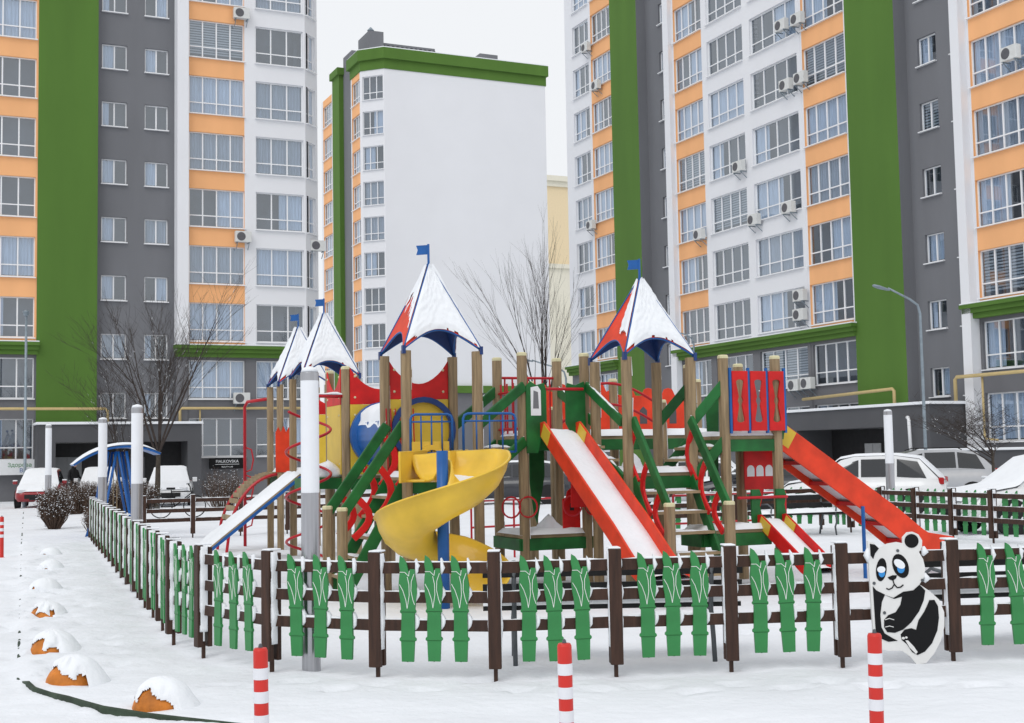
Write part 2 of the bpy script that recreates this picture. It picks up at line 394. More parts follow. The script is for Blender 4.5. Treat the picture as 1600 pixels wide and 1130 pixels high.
# chamfered corner bay
ch = thing('corner', (0, 0, 0), None, None); ch.parent = LB; ch.name = 'corner_bay'; ch.location = (4.61, -.02, 0); ch.rotation_euler[2] = math.radians(45)
del_keys = [k for k in ch.keys()]
for zr, mw, ks in (((ZC, ZT), WHITEW, UP), ((0, ZC), GREYT, LOW)):
    m = MB(); x = .12; W = 1.3; m.cur = 0
    zz = zr[0]
    m.quad((0, 0, zr[0]), (x, 0, zr[0]), (x, 0, zr[1]), (0, 0, zr[1])); m.quad((x+.95, 0, zr[0]), (W, 0, zr[0]), (W, 0, zr[1]), (x+.95, 0, zr[1]))
    for zs, ze in lv(ks):
        m.quad((x, 0, zz), (x+.95, 0, zz), (x+.95, 0, zs), (x, 0, zs)); zz = ze
        for q in (((x, 0, zs), (x+.95, 0, zs), (x+.95, .2, zs), (x, .2, zs)), ((x, 0, zs), (x, .2, zs), (x, .2, ze), (x, 0, ze)), ((x+.95, 0, zs), (x+.95, 0, ze), (x+.95, .2, ze), (x+.95, .2, zs))): m.quad(*q)
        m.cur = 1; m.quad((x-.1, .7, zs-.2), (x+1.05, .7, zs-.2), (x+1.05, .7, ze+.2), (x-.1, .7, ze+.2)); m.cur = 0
    m.quad((x, 0, zz), (x+.95, 0, zz), (x+.95, 0, zr[1]), (x, 0, zr[1]))
    m.quad((W, 0, zr[0]), (W+9, 9, zr[0]), (W+9, 9, zr[1]), (W, 0, zr[1]))
    m.build('wall', [mw, ROOM], ch)
    for k in ks: window(ch, x, 0, SILL[k], .95, WHT, 2)
# entrance porch, left block
def porch(bld, a0, a1, y0, zt, r0, r1, rz, doors):
    p = MB(); yb = -.14
    p.box(((a0+r0)/2, (y0+yb)/2, zt/2), (r0-a0, yb-y0, zt)); p.box(((r1+a1)/2, (y0+yb)/2, zt/2), (a1-r1, yb-y0, zt))
    p.box(((r0+r1)/2, (y0+yb)/2, (rz+zt)/2), (r1-r0, yb-y0, zt-rz-.002)); o = p.build('entrance_porch', GREYD, bld)
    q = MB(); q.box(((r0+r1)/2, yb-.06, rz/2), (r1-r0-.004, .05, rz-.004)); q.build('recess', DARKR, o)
    for d0, d1, zt2, mt in doors:
        q = MB(); q.box(((d0+d1)/2, yb-.12, zt2/2), (d1-d0, .06, zt2)); q.box(((d0+d1)/2, yb-.16, zt2/2), (.03, .03, zt2*.96)); q.box((d1-.15, yb-.18, 1.05), (.04, .06, .16)); q.build('door', mt, o, bevel=.01)
    q = MB(); q.box(((a0+a1)/2, (y0+yb)/2-.05, zt+.03), (a1-a0+.2, yb-y0+.1, .055)); q.box(((a0+a1)/2, (y0+yb)/2-.05, zt+.09), (a1-a0+.12, yb-y0+.02, .07)); q.build('snow', SNOW, o, bevel=.02)
DOORG = mat('grey_door', (.20, .21, .22), .5, .05)
porch(LB, -8.7, -1.2, -2.0, 3.55, -7.9, -1.85, 2.72, [(-7.85, -6.55, 2.05, DOORG), (-4.9, -3.6, 2.0, GREYD)])
def pipe(bld, pts, r, mt, name='gas_pipe'):
    m = MB(); m.tube(pts, r, 8); return m.build(name, mt, bld, smooth=True)
pipe(LB, [(-15, -.5, 4.35), (-5.5, -.5, 4.35), (-5.4, -.5, 4.25), (-5.4, -.5, 3.7)], .07, GASY); pipe(LB, [(-1.9, -.2, 3.7), (-1.9, -.2, 4.3), (-1.8, -.2, 4.38), (8, -.2, 4.38)], .07, GASY)
pipe(LB, [(-9.1, -.3, 4.3), (-9.1, -.3, .4)], .04, GASY); pipe(LB, [(-.9, -.12, 4.38), (-.9, -.12, 3.5)], .04, GASY)
# --- right block (local x = -B)
PR = Vector((15.07, 62, 0)); RB = thing('apartment_block', PR, 'apartment block with two green stripes and many air conditioners behind the parked silver car', 'building', rz=TH-math.pi/2)
def rb(b0, b1): return (-b1, -b0)
def rbay(b0, b1, w0, w1, n, mw, ms, y=0): bay(RB, -b1, -b0, y, -w1, -w0, n, mw, ms)
rbay(23.4, 27.0, 23.65, 25.9, 3, WHITEW, WHITEW, .02); rbay(20.6, 23.4, 20.7, 23.3, 4, WHITEW, ORANGE)
wall(RB, -20.6, -17.3, -.06, 0, ZT, [], GREENW, name='green_stripe', mret=GREYW)
stair(RB, -17.3, -13.9, .6, [(-15.8, -14.6)], -.93, range(1, 11))
wall(RB, -13.9, -13.3, -.3, 0, ZT, [], WHITEW, name='pilaster')
rbay(10.2, 13.3, 10.3, 13.2, 4, WHITEW, ORANGE); rbay(6.0, 10.2, 6.35, 9.75, 4, WHITEW, WHITEW, -.02); rbay(1.5, 6.0, 1.75, 5.7, 4, WHITEW, WHITEW, -.02)
rbay(-2.0, 1.5, -1.85, 1.35, 4, WHITEW, ORANGE)
wall(RB, 2.0, 5.34, -.06, 3.7, ZT, [], GREENW, name='green_stripe', mret=GREYW)
stair(RB, 5.34, 9.1, .6, [(6.05, 7.2), (8.1, 9.25)], -.93, range(1, 11))
wall(RB, 9.1, 9.6, -.4, 0, ZT, [], WHITEW, name='pilaster')
rbay(-16, -9.6, -12.85, -9.75, 4, WHITEW, ORANGE)
cornice(RB, -13.6, 2.0, 0); cornice(RB, 9.2, 16, -.1); cornice(RB, -27, -20.6, 0)
porch(RB, -.7, 9.0, -2.2, 3.5, 0.2, 6.6, 2.65, [(2.6, 3.7, 2.0, mat('pale_door', (.40, .41, .42), .5, .05)), (5.2, 6.3, 2.0, DARKR)])
m = MB(); m.box((12.2, -1.2, .8), (7.6, 2.4, 1.6)); o = m.build('plinth', GREYD, RB); m = MB(); m.box((12.2, -1.25, 1.65), (7.8, 2.5, .1)); m.build('snow', SNOW, o, bevel=.03)
pipe(RB, [(-1.8, -.3, 4.2), (4.8, -.45, 4.35), (4.9, -.45, 4.25), (4.9, -.45, 3.5)], .075, GASY); pipe(RB, [(8.9, -.7, 3.6), (8.9, -.7, 4.5), (9.0, -.7, 4.6), (15, -.7, 4.6)], .075, GASY)
pipe(RB, [(10.3, -.6, 4.6), (10.3, -.6, 2.2), (10.35, -.6, 2.05), (11, -.6, 2.0)], .045, GASY)
pipe(RB, [(7.9, -2.4, 3.0), (8.0, -2.45, 3.0), (8.05, -2.45, 2.9), (8.1, -2.45, 1.65)], .07, WHITEP, 'drain_pipe')
pipe(RB, [(10.5, -2.55, 1.35), (10.6, -2.55, 1.35), (10.62, -2.55, 1.25), (10.62, -2.55, .05)], .07, WHITEP, 'drain_pipe')
# --- middle block with blank wall
PM = at(603, 105, 400); MBL = thing('apartment_block', (PM.x, PM.y, 0), 'distant apartment block with a blank white end wall and green parapet', 'building', rz=TH)
m = MB(); m.quad((0, 0, 7.6), (14.6, 0, 7.6), (14.6, 0, 33.5), (0, 0, 33.5)); m.quad((14.6, 0, 0), (14.6, 18, 0), (14.6, 18, 33.5), (14.6, 0, 33.5)); m.build('wall', WHITEW, MBL)
m = MB(); m.quad((0, .05, 0), (14.6, .05, 0), (14.6, .05, 7.0), (0, .05, 7.0)); m.build('wall', GREYT, MBL)
m = MB(); m.box((7.3, .15, 7.3), (14.9, .8, .6)); m.build('cornice', GREENW, MBL)
def par(pts, z0, z1, o):
    m = MB(); m.loft([[Vector((x, y, z)) for x, y in pts] for z in (z0, z1)]); return m.build('parapet', GREENW, MBL)
par([(-.02, -.06), (14.68, -.06), (14.68, 17), (0, 17), (0, 4.3), (-1.56, 4.3), (-1.56, 1.47)], 33.5, 34.3, 0); pp = par([(-.1, -.3), (14.8, -.3), (14.8, 17.2), (.1, 17.2), (.1, 4.5), (-1.8, 4.5), (-1.8, 1.4)], 34.3, 35.2, 0)
m = MB(); m.loft([[Vector((x, y, z)) for x, y in ((-.1, -.28), (14.75, -.28), (14.75, 17.1), (.05, 17.1), (.05, 4.4), (-1.75, 4.4), (-1.75, 1.42))] for z in (35.2, 35.28)]); m.build('snow', SNOW, pp)
# chamfer and side of the middle block: the chamfer leads from (0,0) to (-2.2,2), the side from there along B
def mbside(p0, p1, wa, wb, n, mw, ms, ks):
    p0, p1 = Vector(p0), Vector(p1); d = p1-p0; s = thing('side', (0, 0, 0), None, None); s.name = 'side_wall'; s.parent = MBL; s.location = (p1.x, p1.y, 0); s.rotation_euler[2] = math.atan2(-d.y, -d.x); L = d.length
    wall(s, 0, L, 0, 0, 33.6, [(wa, wb, lv(ks))], mw, ms, ret=0)
    for k in ks: window(s, wa, 0, SILL[k], wb-wa, WHT, n)
mbside((0, 0), (-1.5, 1.5), .15, 2.0, 3, WHITEW, WHITEW, range(2, 11)); mbside((-1.5, 1.5), (-1.5, 4.2), .25, 2.4, 3, WHITEW, ORANGE, range(2, 11))
m = MB(); m.box((-1.1, 5.4, 18), (.6, 2.4, 36.2)); m.build('wall', GREYW, MBL); m = MB(); m.box((-.3, 7.6, 17.3), (3.0, 2.0, 34.6)); m.build('green_stripe', GREENW, MBL); m = MB(); m.box((-.3, 7.6, 34.9), (3.4, 2.4, .6)); m.build('cornice', GREENW, MBL)
mbside((-1.7, 8.6), (-1.7, 12.3), .5, 3.2, 4, WHITEW, ORANGE, range(2, 11))
m = MB(); m.box((.9, 6, 36.3), (1.3, 3, 3.6)); m.box((3.9, 6.5, 36.2), (5.2, 2.6, 2.4)); m.box((7.7, 6, 36.0), (.9, 1.0, 2.4)); m.box((11.0, 4.5, 36), (1.7, 1.5, 2.0)); hs = m.build('roof_house', GREYW, MBL); hs['kind'] = 'stuff'
m = MB()
for k in range(12): m.box((1.8+.42*k, 5.18, 37.0), (.2, .05, .4))
m.build('vent_slot', DARKR, hs); m = MB(); m.lathe([(.18, 38.0), (.18, 38.4), (.32, 38.5), (.05, 38.8)], (.9, 6, .1), 8); m.lathe([(.18, 35.2), (.18, 35.6), (.32, 35.7), (.05, 36)], (13.5, 3, 0), 8); m.build('vent_cowl', GALV, hs)
# --- far cream block
PF = at(858, 150, 400); FB = thing('apartment_block', (PF.x, PF.y, 0), 'far cream apartment block with pale orange top storeys', 'building', rz=TH)
m = MB(); m.box((6, 6, 11.8), (12.4, 12, 23.6)); m.build('wall', CREAM, FB); m = MB(); m.box((6, 6, 28.3), (12.3, 12, 9.4)); m.build('wall', CREAMO, FB)
m = MB(); m.box((6, 6, 23.6), (12.8, 12.5, .5)); m.box((6, 6, 33.2), (12.8, 12.5, .6)); m.box((6, 6, 33.8), (13.4, 13.1, .6)); m.build('cornice', CREAM, FB)
for k in range(3, 8): window(FB, 3.2, -.3, SILL[k], 1.3, 1.6, 2, 0)
# --- air conditioners
def make_ac():
    t = thing('air_conditioner', (0, 0, 0), 'white air conditioner unit mounted on the facade of an apartment block', 'air conditioner', 'air conditioners on the facades')
    m = MB(); m.box((0, -.28, .28), (.82, .30, .56)); m.build('housing', ACW, t, bevel=.02)
    m = MB(); m.lathe([(.22, 0), (.22, .012), (.19, .014), (.02, .014)], (0, 0, 0), 20); o = m.build('fan_grille', ACG, t); o.rotation_euler[0] = math.pi/2; o.location = (-.12, -.43, .28)
    m = MB(); m.beam((-.3, 0, -.02), (-.3, -.42, -.02), .04, .04); m.beam((.3, 0, -.02), (.3, -.42, -.02), .04, .04); m.beam((-.3, 0, -.35), (-.3, -.4, -.03), .03, .03); m.beam((.3, 0, -.35), (.3, -.4, -.03), .03, .03); m.build('bracket', GALV, t)
    return t
ac0 = make_ac(); first = True
def put_ac(bld, a, y, z, lab=None):
    global first
    o = ac0 if first else copytree(ac0); first = False
    rz = bld.rotation_euler[2]; p = Matrix.Rotation(rz, 3, 'Z') @ Vector((a, y, z)); o.location = bld.location+p; o.rotation_euler[2] = rz
    if lab: o['label'] = lab
put_ac(LB, 1.2, 0, SILL[8]-.75, 'white air conditioner high on the orange band of the left block with the chamfered corner')
put_ac(LB, 1.25, 0, SILL[4]-.75, 'white air conditioner on the orange band halfway up the block with the chamfered corner'); put_ac(LB, 1.15, 0, 4.6, 'white air conditioner above the gas pipe on the grey ground storeys of the left block')
put_ac(LB, 5.35, .7, SILL[4]-.9, 'white air conditioner on the chamfered corner of the left block')
for px, py in ((922, 76), (938, 135), (930, 353), (1229, 42), (1254, 32), (1236, 135), (1259, 124), (1162, 262), (1100, 368), (1186, 345), (1240, 326), (1258, 463), (1258, 493), (1270, 600), (1250, 603), (1588, 86)):
    r = ray(px, py); nrm = -A; t = (PR.to_3d()-Vector((0, 0, HC))).dot(A)/r.dot(A); q = Vector((0, 0, HC))+r*t-PR
    bb_ = q.dot(B); put_ac(RB, -bb_, -.03, q.z-.25, 'white air conditioner between the orange and white bays beyond the farther green stripe' if bb_ > 17 else 'white air conditioner on the grey storeys just above the yellow gas pipe' if q.z < 6.5 else 'white air conditioner on the orange bay next to the white pilaster beyond the nearer stairwell' if bb_ < -9 else 'white air conditioner among the bays between the two green stripes')
# ------------------------------------------------------------------ signs on the left block
def text(body, size, mt, parent, loc, ext=.004):
    cu = bpy.data.curves.new('lettering', 'FONT'); cu.body = body; cu.size = size; cu.extrude = ext; cu.align_x = 'CENTER'
    o = bpy.data.objects.new('lettering', cu); COL.objects.link(o); bpy.context.view_layer.update()
    me = bpy.data.meshes.new_from_object(o.evaluated_get(bpy.context.evaluated_depsgraph_get())); bpy.data.objects.remove(o)
    me.materials.clear(); me.materials.append(mt); ob = bpy.data.objects.new('lettering', me); COL.objects.link(ob); ob.parent = parent; ob.location = loc; ob.rotation_euler[0] = math.pi/2; return ob
def on_lb(a, y, z): return PL+A*a+B*y+ZZ*z
s = thing('shop_sign', on_lb(.4, -.3, 1.35), 'black shop sign with white lettering under the ground floor window', 'sign', rz=TH)
m = MB(); m.box((0, 0, .26), (1.75, .12, .52)); m.build('board', BLACK, s, bevel=.01)
text('FIALKOVSKA', .2, SIGNW, s, (0, -.065, .30)); text('BEAUTY LAB', .1, SIGNW, s, (0, -.065, .06)); m = MB(); m.box((0, -.064, .22), (1.2, .008, .02)); m.build('rule', SIGNW, s)
s = thing('shop_sign', on_lb(-9.6, -.35, 1.25), 'white shop sign with green and blue lettering on the left of the entrance porch', 'sign', rz=TH)
m = MB(); m.box((0, 0, .36), (2.6, .12, .72)); m.build('board', SIGNW, s, bevel=.01); m = MB(); m.box((-1.05, -.065, .36), (.5, .02, .7)); m.build('blue_panel', BLUE, s)
text('Здорова', .26, PICK, s, (.25, -.065, .38)); text('Вода', .26, BLUE, s, (.55, -.065, .12))
# ------------------------------------------------------------------ fences
def picket_mesh():
    O = [(-.035, 0), (.035, 0), (.04, .13), (.049, .137), (.049, .15), (.04, .16), (.038, .31), (.047, .318), (.047, .33), (.041, .338), (.046, .40), (.052, .45), (.050, .50), (.042, .55), (.036, .60), (.010, .60), (.006, .565), (-.002, .60), (-.012, .64), (-.03, .67), (-.05, .685), (-.054, .63), (-.048, .585), (-.053, .545), (-.056, .50), (-.052, .44), (-.046, .40), (-.041, .338), (-.047, .33), (-.047, .318), (-.038, .31), (-.04, .16), (-.049, .15), (-.049, .137), (-.04, .13)]
    O = [(x*1.32, y*1.15) for x, y in O]
    m = MB(); m.prism(O, (0, 0, 0), (1, 0, 0), (0, 0, 1), .022)
    m.cur = 1
    for pts in ([(-.05, .50), (-.03, .46), (-.012, .40), (-.004, .345)], [(-.004, .345), (.008, .43), (.006, .50), (-.004, .55)], [(.036, .57), (.02, .52), (.018, .46), (.03, .40), (.04, .37)], [(-.05, .58), (-.02, .58), (.004, .555)], [(.004, .555), (.008, .59)]):
        m.tube([(x*1.32, -.001, y*1.15) for x, y in pts], .0028, 4)
    m.cur = 2
    for yy in (.135, .322): m.tube([(-.044*1.32, 0, yy*1.15), (.044*1.32, 0, yy*1.15)], .003, 4)
    m.lathe([(.006, -.001), (.006, .003)], (0, 0, 0), 6)
    o = m.build('picket', [PICK, LINEW, GREEN]); me = o.data; bpy.data.objects.remove(o)
    # snow lumps stuck to the side of a picket
    sn = []
    for sd_ in range(3):
        m = MB()
        for zc in (.29, .50, .70):
            rings = []
            for j in range(6):
                t = j/5; z = zc-.055+.12*t; ww = .03*math.sin(math.pi*min(1, t*.9+.08))*(1+.5*nz3(zc*9, t*4, sd_*5))
                rings.append([(.052+ww*(1 if k in (0, 3) else 1)*(0 if k in (0, 3) else 1)-.0, (.012 if k < 2 else .045), z+(.0 if k % 2 else .004)) for k in range(4)])
            m.loft(rings)
        o = m.build('snow', SNOW, smooth=True); sn.append(o.data); bpy.data.objects.remove(o)
    return me, sn
PKM, PKS = picket_mesh()
def fence(name, pts, label, outside, pickets=True, snowy=True, skip=()):
    # outside = +1 if the outer side is to the right of the walking direction
    f = thing(name, (pts[0].x, pts[0].y, 0), label, 'fence'); base = Vector(f.location)
    for i, p in enumerate(pts):
        d = (pts[min(i+1, len(pts)-1)]-pts[max(i-1, 0)]).normalized(); nn = Vector((d.y, -d.x, 0))*outside; gz = ground_z(p.x, p.y)
        m = MB(); X = Matrix((d, -nn, ZZ)).transposed()
        m.box(p+nn*.045+ZZ*(.52), (.095, .05, .86), X); m.box(p-nn*.045+ZZ*(.51), (.085, .04, .84), X); m.box(p+ZZ*(gz+.03), (.03, .03, .22), X); m.build('post', BROWN, f, bevel=.006)
        if snowy:
            m = MB(); m.box(p+ZZ*.957+nn*.0, (.092, .125, .014), X); m.build('snow', SNOW, f, bevel=.012)
            m = MB()
            for sgn in (1, -1):
                rings = []
                for j in range(26):
                    z = .22+.72*j/25; near = max(math.exp(-((z-zc-.02)/.05)**2) for zc in (.40, .61, .83)); ww = max(.003, (.018 if sgn*outside > 0 else .008)*(.2+.9*near+.9*nz3(p.x*3+z*7, sgn*3, p.y*2)))
                    c = p+d*(.0465*sgn); rings.append([c-nn*.02+ZZ*z, c+d*sgn*ww-nn*.012+ZZ*z, c+d*sgn*ww*.8+nn*.03+ZZ*z, c+nn*.055+ZZ*z])
                m.loft(rings)
            m.build('snow', SNOW, f, smooth=True)['kind'] = 'stuff'
    for a, b in zip(pts, pts[1:]):
        d = (b-a).normalized(); nn = Vector((d.y, -d.x, 0))*outside; L = (b-a).length
        for zc in (.40, .61, .83):
            m = MB(); m.beam(a+ZZ*zc+d*.02, b+ZZ*zc-d*.02, .035, .085); m.build('rail', BROWN, f, bevel=.004)
        if snowy:
            m = MB()
            for zc in (.40, .61, .83): snow_line(m, a+ZZ*(zc+.043), b+ZZ*(zc+.043), .036, .016, zc*7)
            m.build('snow', SNOW, f, smooth=True)['kind'] = 'stuff'
        if pickets and pts.index(a) not in skip:
            for k in range(3):
                c = a.lerp(b, (.27, .5, .73)[k]+rnd.uniform(-.012, .012))+nn*.043; z = .135+rnd.uniform(-.008, .008)
                o = bpy.data.objects.new('picket', PKM); COL.objects.link(o); o.parent = f; o['_l'] = 0
                rz = math.atan2(-nn.x, nn.y)+math.pi; o.location = c+ZZ*z-base; o.rotation_euler = (rnd.uniform(-.01, .01), rnd.uniform(-.03, .03), rz)
                if snowy:
                    q = bpy.data.objects.new('snow', rnd.choice(PKS)); COL.objects.link(q); q.parent = o; q['kind'] = 'stuff'
    inv = Matrix.Translation(-base)
    for c in f.children:
        if c.name.split('.')[0] != 'picket': c.matrix_parent_inverse = inv
    return f
def G2(x, y): v = G(x, y); v.z = 0; return v
LD = (Vector((-9.17, 28.6, 0))-Vector((-3.16, 12.23, 0))); LN = LD.length; LD.normalize()
left_pts = [Vector((-3.16, 12.23, 0))+LD*(LN*i/16) for i in range(17)]
front = [G2(270, 1001), G2(318, 1027), G2(425, 1050), G2(591, 1060), G2(775, 1063), G2(963, 1056), G2(1143, 1050), G2(1317, 1044), G2(1490, 1036), Vector((4.42, 10.45, 0)), Vector((5.35, 10.75, 0))]
front[0] = left_pts[0]
fence('picket_fence', list(reversed(left_pts))+[], 'brown fence with green bamboo pickets running back beside the row of orange hemispheres', 1)
fence('picket_fence', front, 'brown fence with green bamboo pickets carrying the panda board, behind the red and white bollards', 1, skip=(7,))
back = [left_pts[-1]+U*(1.06*i+.03) for i in range(1, 8)]
fence('rail_fence', back, 'brown rail fence without pickets at the back of the playground', 1, pickets=False)
RE = Vector((6.55, 28.2, 0)); RD = (Vector((8.9, 21.6, 0))-RE).normalized()
fence('picket_fence', [RE-U*1.06*i for i in range(4, 0, -1)]+[RE+RD*1.08*i for i in range(0, 8)], 'brown fence with green pickets in front of the parked white and silver cars', -1)
# panda board on the front fence
def panda():
    a, b = front[7], front[8]; d = (b-a).normalized(); nn = Vector((d.y, -d.x, 0)); D0 = 10.0
    t = thing('panda_board', a+d*.3, 'flat panda shaped white board with black patches fixed to the front fence', 'board')
    o0 = a.lerp(b, .55)+nn*.075
    pxm = F/ o0.y       # px per metre at this depth
    def P(zx, zy):      # photo pixels -> board plane coords
        return ((zx-1410)/pxm, (1044-zy)/pxm)
    def Z(L): return [P(1240+x/3.644, 820+y/3.644) for x, y in L]
    out_ = Z([(418, 700), (410, 520), (404, 300), (400, 110), (430, 118), (468, 150), (520, 128), (575, 120), (612, 128), (612, 95), (640, 68), (672, 65), (705, 80), (727, 115), (724, 150), (705, 180), (728, 220), (738, 270), (730, 320), (700, 360), (760, 400), (815, 450), (842, 520), (840, 600), (815, 680), (770, 750), (720, 800), (665, 805), (630, 760), (580, 725), (500, 722)])
    out_ = list(reversed(out_))
    def lay(L, off, name, mt, depth=.004):
        pts = Z(L) if not isinstance(L[0][0], float) else L
        ar = sum(pts[i][0]*pts[(i+1) % len(pts)][1]-pts[(i+1) % len(pts)][0]*pts[i][1] for i in range(len(pts)))
        if ar < 0: pts = list(reversed(pts))
        m = MB(); m.prism(pts, o0+nn*off, d, ZZ, depth); return m.build(name, mt, t)
    lay(out_, .012, 'board', PANW, .022)
    def ell(cx, cy, rx, ry, rot=0, n=20):
        return [P(1240+(xx)/3.644, 820+(yy)/3.644) for xx, yy in [(cx+rx*math.cos(q)*math.cos(rot)-ry*math.sin(q)*math.sin(rot), cy+rx*math.cos(q)*math.sin(rot)+ry*math.sin(q)*math.cos(rot)) for q in [2*math.pi*k/n for k in range(n)]]]
    lay(ell(662, 116, 42, 39), .016, 'ear', BLACK); lay([(412, 125), (440, 130), (464, 152), (440, 180), (428, 210), (414, 190)], .016, 'ear', BLACK)
    lay(ell(590, 254, 46, 70, -.35), .016, 'eye_patch', BLACK); lay(ell(474, 271, 31, 65, .15), .016, 'eye_patch', BLACK)
    lay(ell(590, 268, 22, 26), .019, 'eye', EYEB); lay(ell(475, 290, 19, 23), .019, 'eye', EYEB); lay(ell(582, 242, 36, 22, .6), .022, 'eye_snow', SNOW, .006); lay(ell(472, 270, 24, 18), .022, 'eye_snow', SNOW, .006)
    lay([(510, 315), (540, 304), (566, 305), (560, 322), (540, 334), (522, 328)], .016, 'nose', BLACK)
    def line(L, r=.0055, mt=BLACK, name='line'):
        m = MB(); m.tube([o0+nn*.014+d*x+ZZ*y for x, y in Z(L)], r, 5); m.build(name, mt, t)
    line([(541, 332), (548, 355), (535, 375), (515, 383), (500, 376)]); line([(548, 355), (565, 374), (585, 372), (602, 360)])
    lay([(420, 362), (440, 385), (490, 410), (470, 450), (458, 520), (462, 590), (480, 625), (530, 655), (556, 668), (500, 672), (428, 640)], .016, 'body_patch', BLACK)
    lay([(490, 412), (540, 430), (600, 398), (660, 392), (700, 362), (732, 395), (720, 450), (690, 510), (640, 570), (590, 608), (540, 624), (495, 618), (478, 590), (480, 550), (505, 525), (550, 510), (580, 470), (592, 425), (545, 436)], .016, 'arm_patch', BLACK)
    lay([(755, 450), (785, 450), (805, 485), (808, 550), (795, 620), (760, 690), (715, 735), (670, 752), (640, 735), (610, 690), (580, 665), (575, 635), (600, 608), (640, 602), (668, 612), (685, 560), (720, 515), (740, 480)], .016, 'leg_patch', BLACK)
    lay([(600, 668), (615, 668), (650, 705), (670, 735), (660, 745), (625, 710)], .020, 'foot_mark', PANW); lay(ell(588, 655, 9, 7), .020, 'foot_mark', PANW); lay(ell(606, 652, 7, 6), .020, 'foot_mark', PANW)
    line([(484, 550), (510, 543), (538, 552)], .004, PANW); line([(484, 590), (510, 585), (534, 592)], .004, PANW)
    for x, y in ((576, 168), (428, 345), (717, 338), (483, 511)): lay(ell(x, y, 9, 9, 0, 10), .018, 'bolt', IRON)
    m = MB()
    for L in ([(405, 150), (396, 190), (404, 230)], [(735, 150), (745, 180), (730, 200)], [(735, 300), (752, 330), (735, 350)]):
        m.tube([o0+nn*.0+d*x+ZZ*y for x, y in Z(L)], [.012, .028, .01], 6)
    m.build('snow', SNOW, t, smooth=True)
    fin(t)
panda()
# ------------------------------------------------------------------ bollards, hemispheres, light columns
def bollard_proto():
    t = thing('bollard', (0, 0, 0), 'x', 'bollard', 'red and white flexible bollards'); R_ = .036
    m = MB(); m.lathe([(R_+.02, -.1), (R_+.02, .012), (R_, .02), (R_, .745), (R_*.85, .757), (.004, .76)], (0, 0, 0), 20); m.build('post', BOLR, t, smooth=False)
    for z in (.375, .49, .605):
        m = MB(); m.lathe([(R_+.0015, z), (R_+.0015, z+.056)], (0, 0, 0), 20); m.build('reflective_band', BOLW, t)
    m = MB(); m.lathe([(.012, .758), (.008, .775), (.001, .78)], (0, 0, 0), 8); m.build('bolt', IRON, t)
    return t
b0 = bollard_proto()
bl = [('flexible red and white bollard in front of the fence post beside the steel light column', 410, 6.62), ('flexible red and white bollard in front of the middle of the bamboo picket fence', 884.5, 6.6), ('flexible red and white bollard in front of the panda board', 1366, 6.75), ('flexible red and white bollard beyond the kerb by the clipped bush', 3, 24.4)]
for i, (lb, px, d) in enumerate(bl):
    o = b0 if i == 0 else copytree(b0); p = at(px, d, 1050 if i < 3 else 830); o.location = (p.x, p.y, -.03); o['label'] = lb
    o.rotation_euler = (rnd.uniform(-.01, .01), (.012, .02, -.012, 0)[i], rnd.uniform(0, 6))
def hemi(i, px, py, r, lab):
    p = G(px, py); p.y += r*.5
    t = thing('concrete_hemisphere', (p.x, p.y, 0), lab, 'hemisphere', 'orange hemispheres along the kerb'); prof = [(r*math.cos(q), r*math.sin(q)) for q in [math.pi/2*k/8 for k in range(9)]]
    m = MB(); m.lathe([(r, -.1)]+[(max(a, .002), b) for a, b in prof], (p.x, p.y, -.055 if i < 3 else -.085), 28); m.build('dome', ORB, t, smooth=True)
    m = MB(); n = 84; k = 34; ids = []; cv = {}         # drifted snow cap, ragged where one flank stays bare
    for j in range(k+1):
        q = j/k*(math.pi/2)*1.02; row = []; zs = -.055 if i < 3 else -.085
        for s_ in range(n):
            az = 2*math.pi*s_/n; ca, sa = math.cos(az), math.sin(az); dx = math.cos(az-math.radians(225)); e1 = math.cos(az-math.radians(5))
            c = 1.0
            if dx > .1: c = (.62 if i < 4 else .95)-q/1.57*(.55+.65*dx)+.38*nz3(ca*2.6+i*3, sa*2.6, q*2.2)+.05*nz3(ca*7+i, sa*7, q*6)
            cv[j, s_] = c; th_ = .004+.034*min(1, max(0, c*3.2))*(1+.10*nz3(ca*3, sa*3, q*3+i)); skirt = .10*max(0, q-1.0)**1.5*min(1, max(0, c*2))
            rr = r+th_; row.append((p.x+(rr*math.sin(q)+skirt)*ca, p.y+(rr*math.sin(q)+skirt)*sa, rr*math.cos(q)+.002+zs))
        ids.append(m.ring(row))
    for j in range(k):
        for s_ in range(n):
            s2 = (s_+1) % n
            if min(cv[j, s_], cv[j+1, s_], cv[j, s2], cv[j+1, s2]) > 0: m.f.append((ids[j][s_], ids[j+1][s_], ids[j+1][s2], ids[j][s2])); m.m.append(0)
    m.build('snow', SNOW, t, smooth=True); fin(t)
labs = ['orange concrete hemisphere at the bend of the kerb, nearest the red bollards', 'orange concrete hemisphere with a ragged snow cap, second along the kerb from the bend', 'orange concrete hemisphere, third along the kerb from the bend', 'orange concrete hemisphere, fourth along the kerb from the bend', 'nearly buried orange hemisphere, fifth along the kerb from the bend', 'nearly buried orange hemisphere, sixth along the kerb from the bend', 'nearly buried orange hemisphere, last along the kerb towards the clipped bush']
for i, (px, py, r) in enumerate(((246, 1104, .2), (107, 1066, .21), (76, 1018, .2), (68, 962, .2), (66, 922, .2), (76, 889, .19), (76, 868, .19))): hemi(i, px, py, r, labs[i])
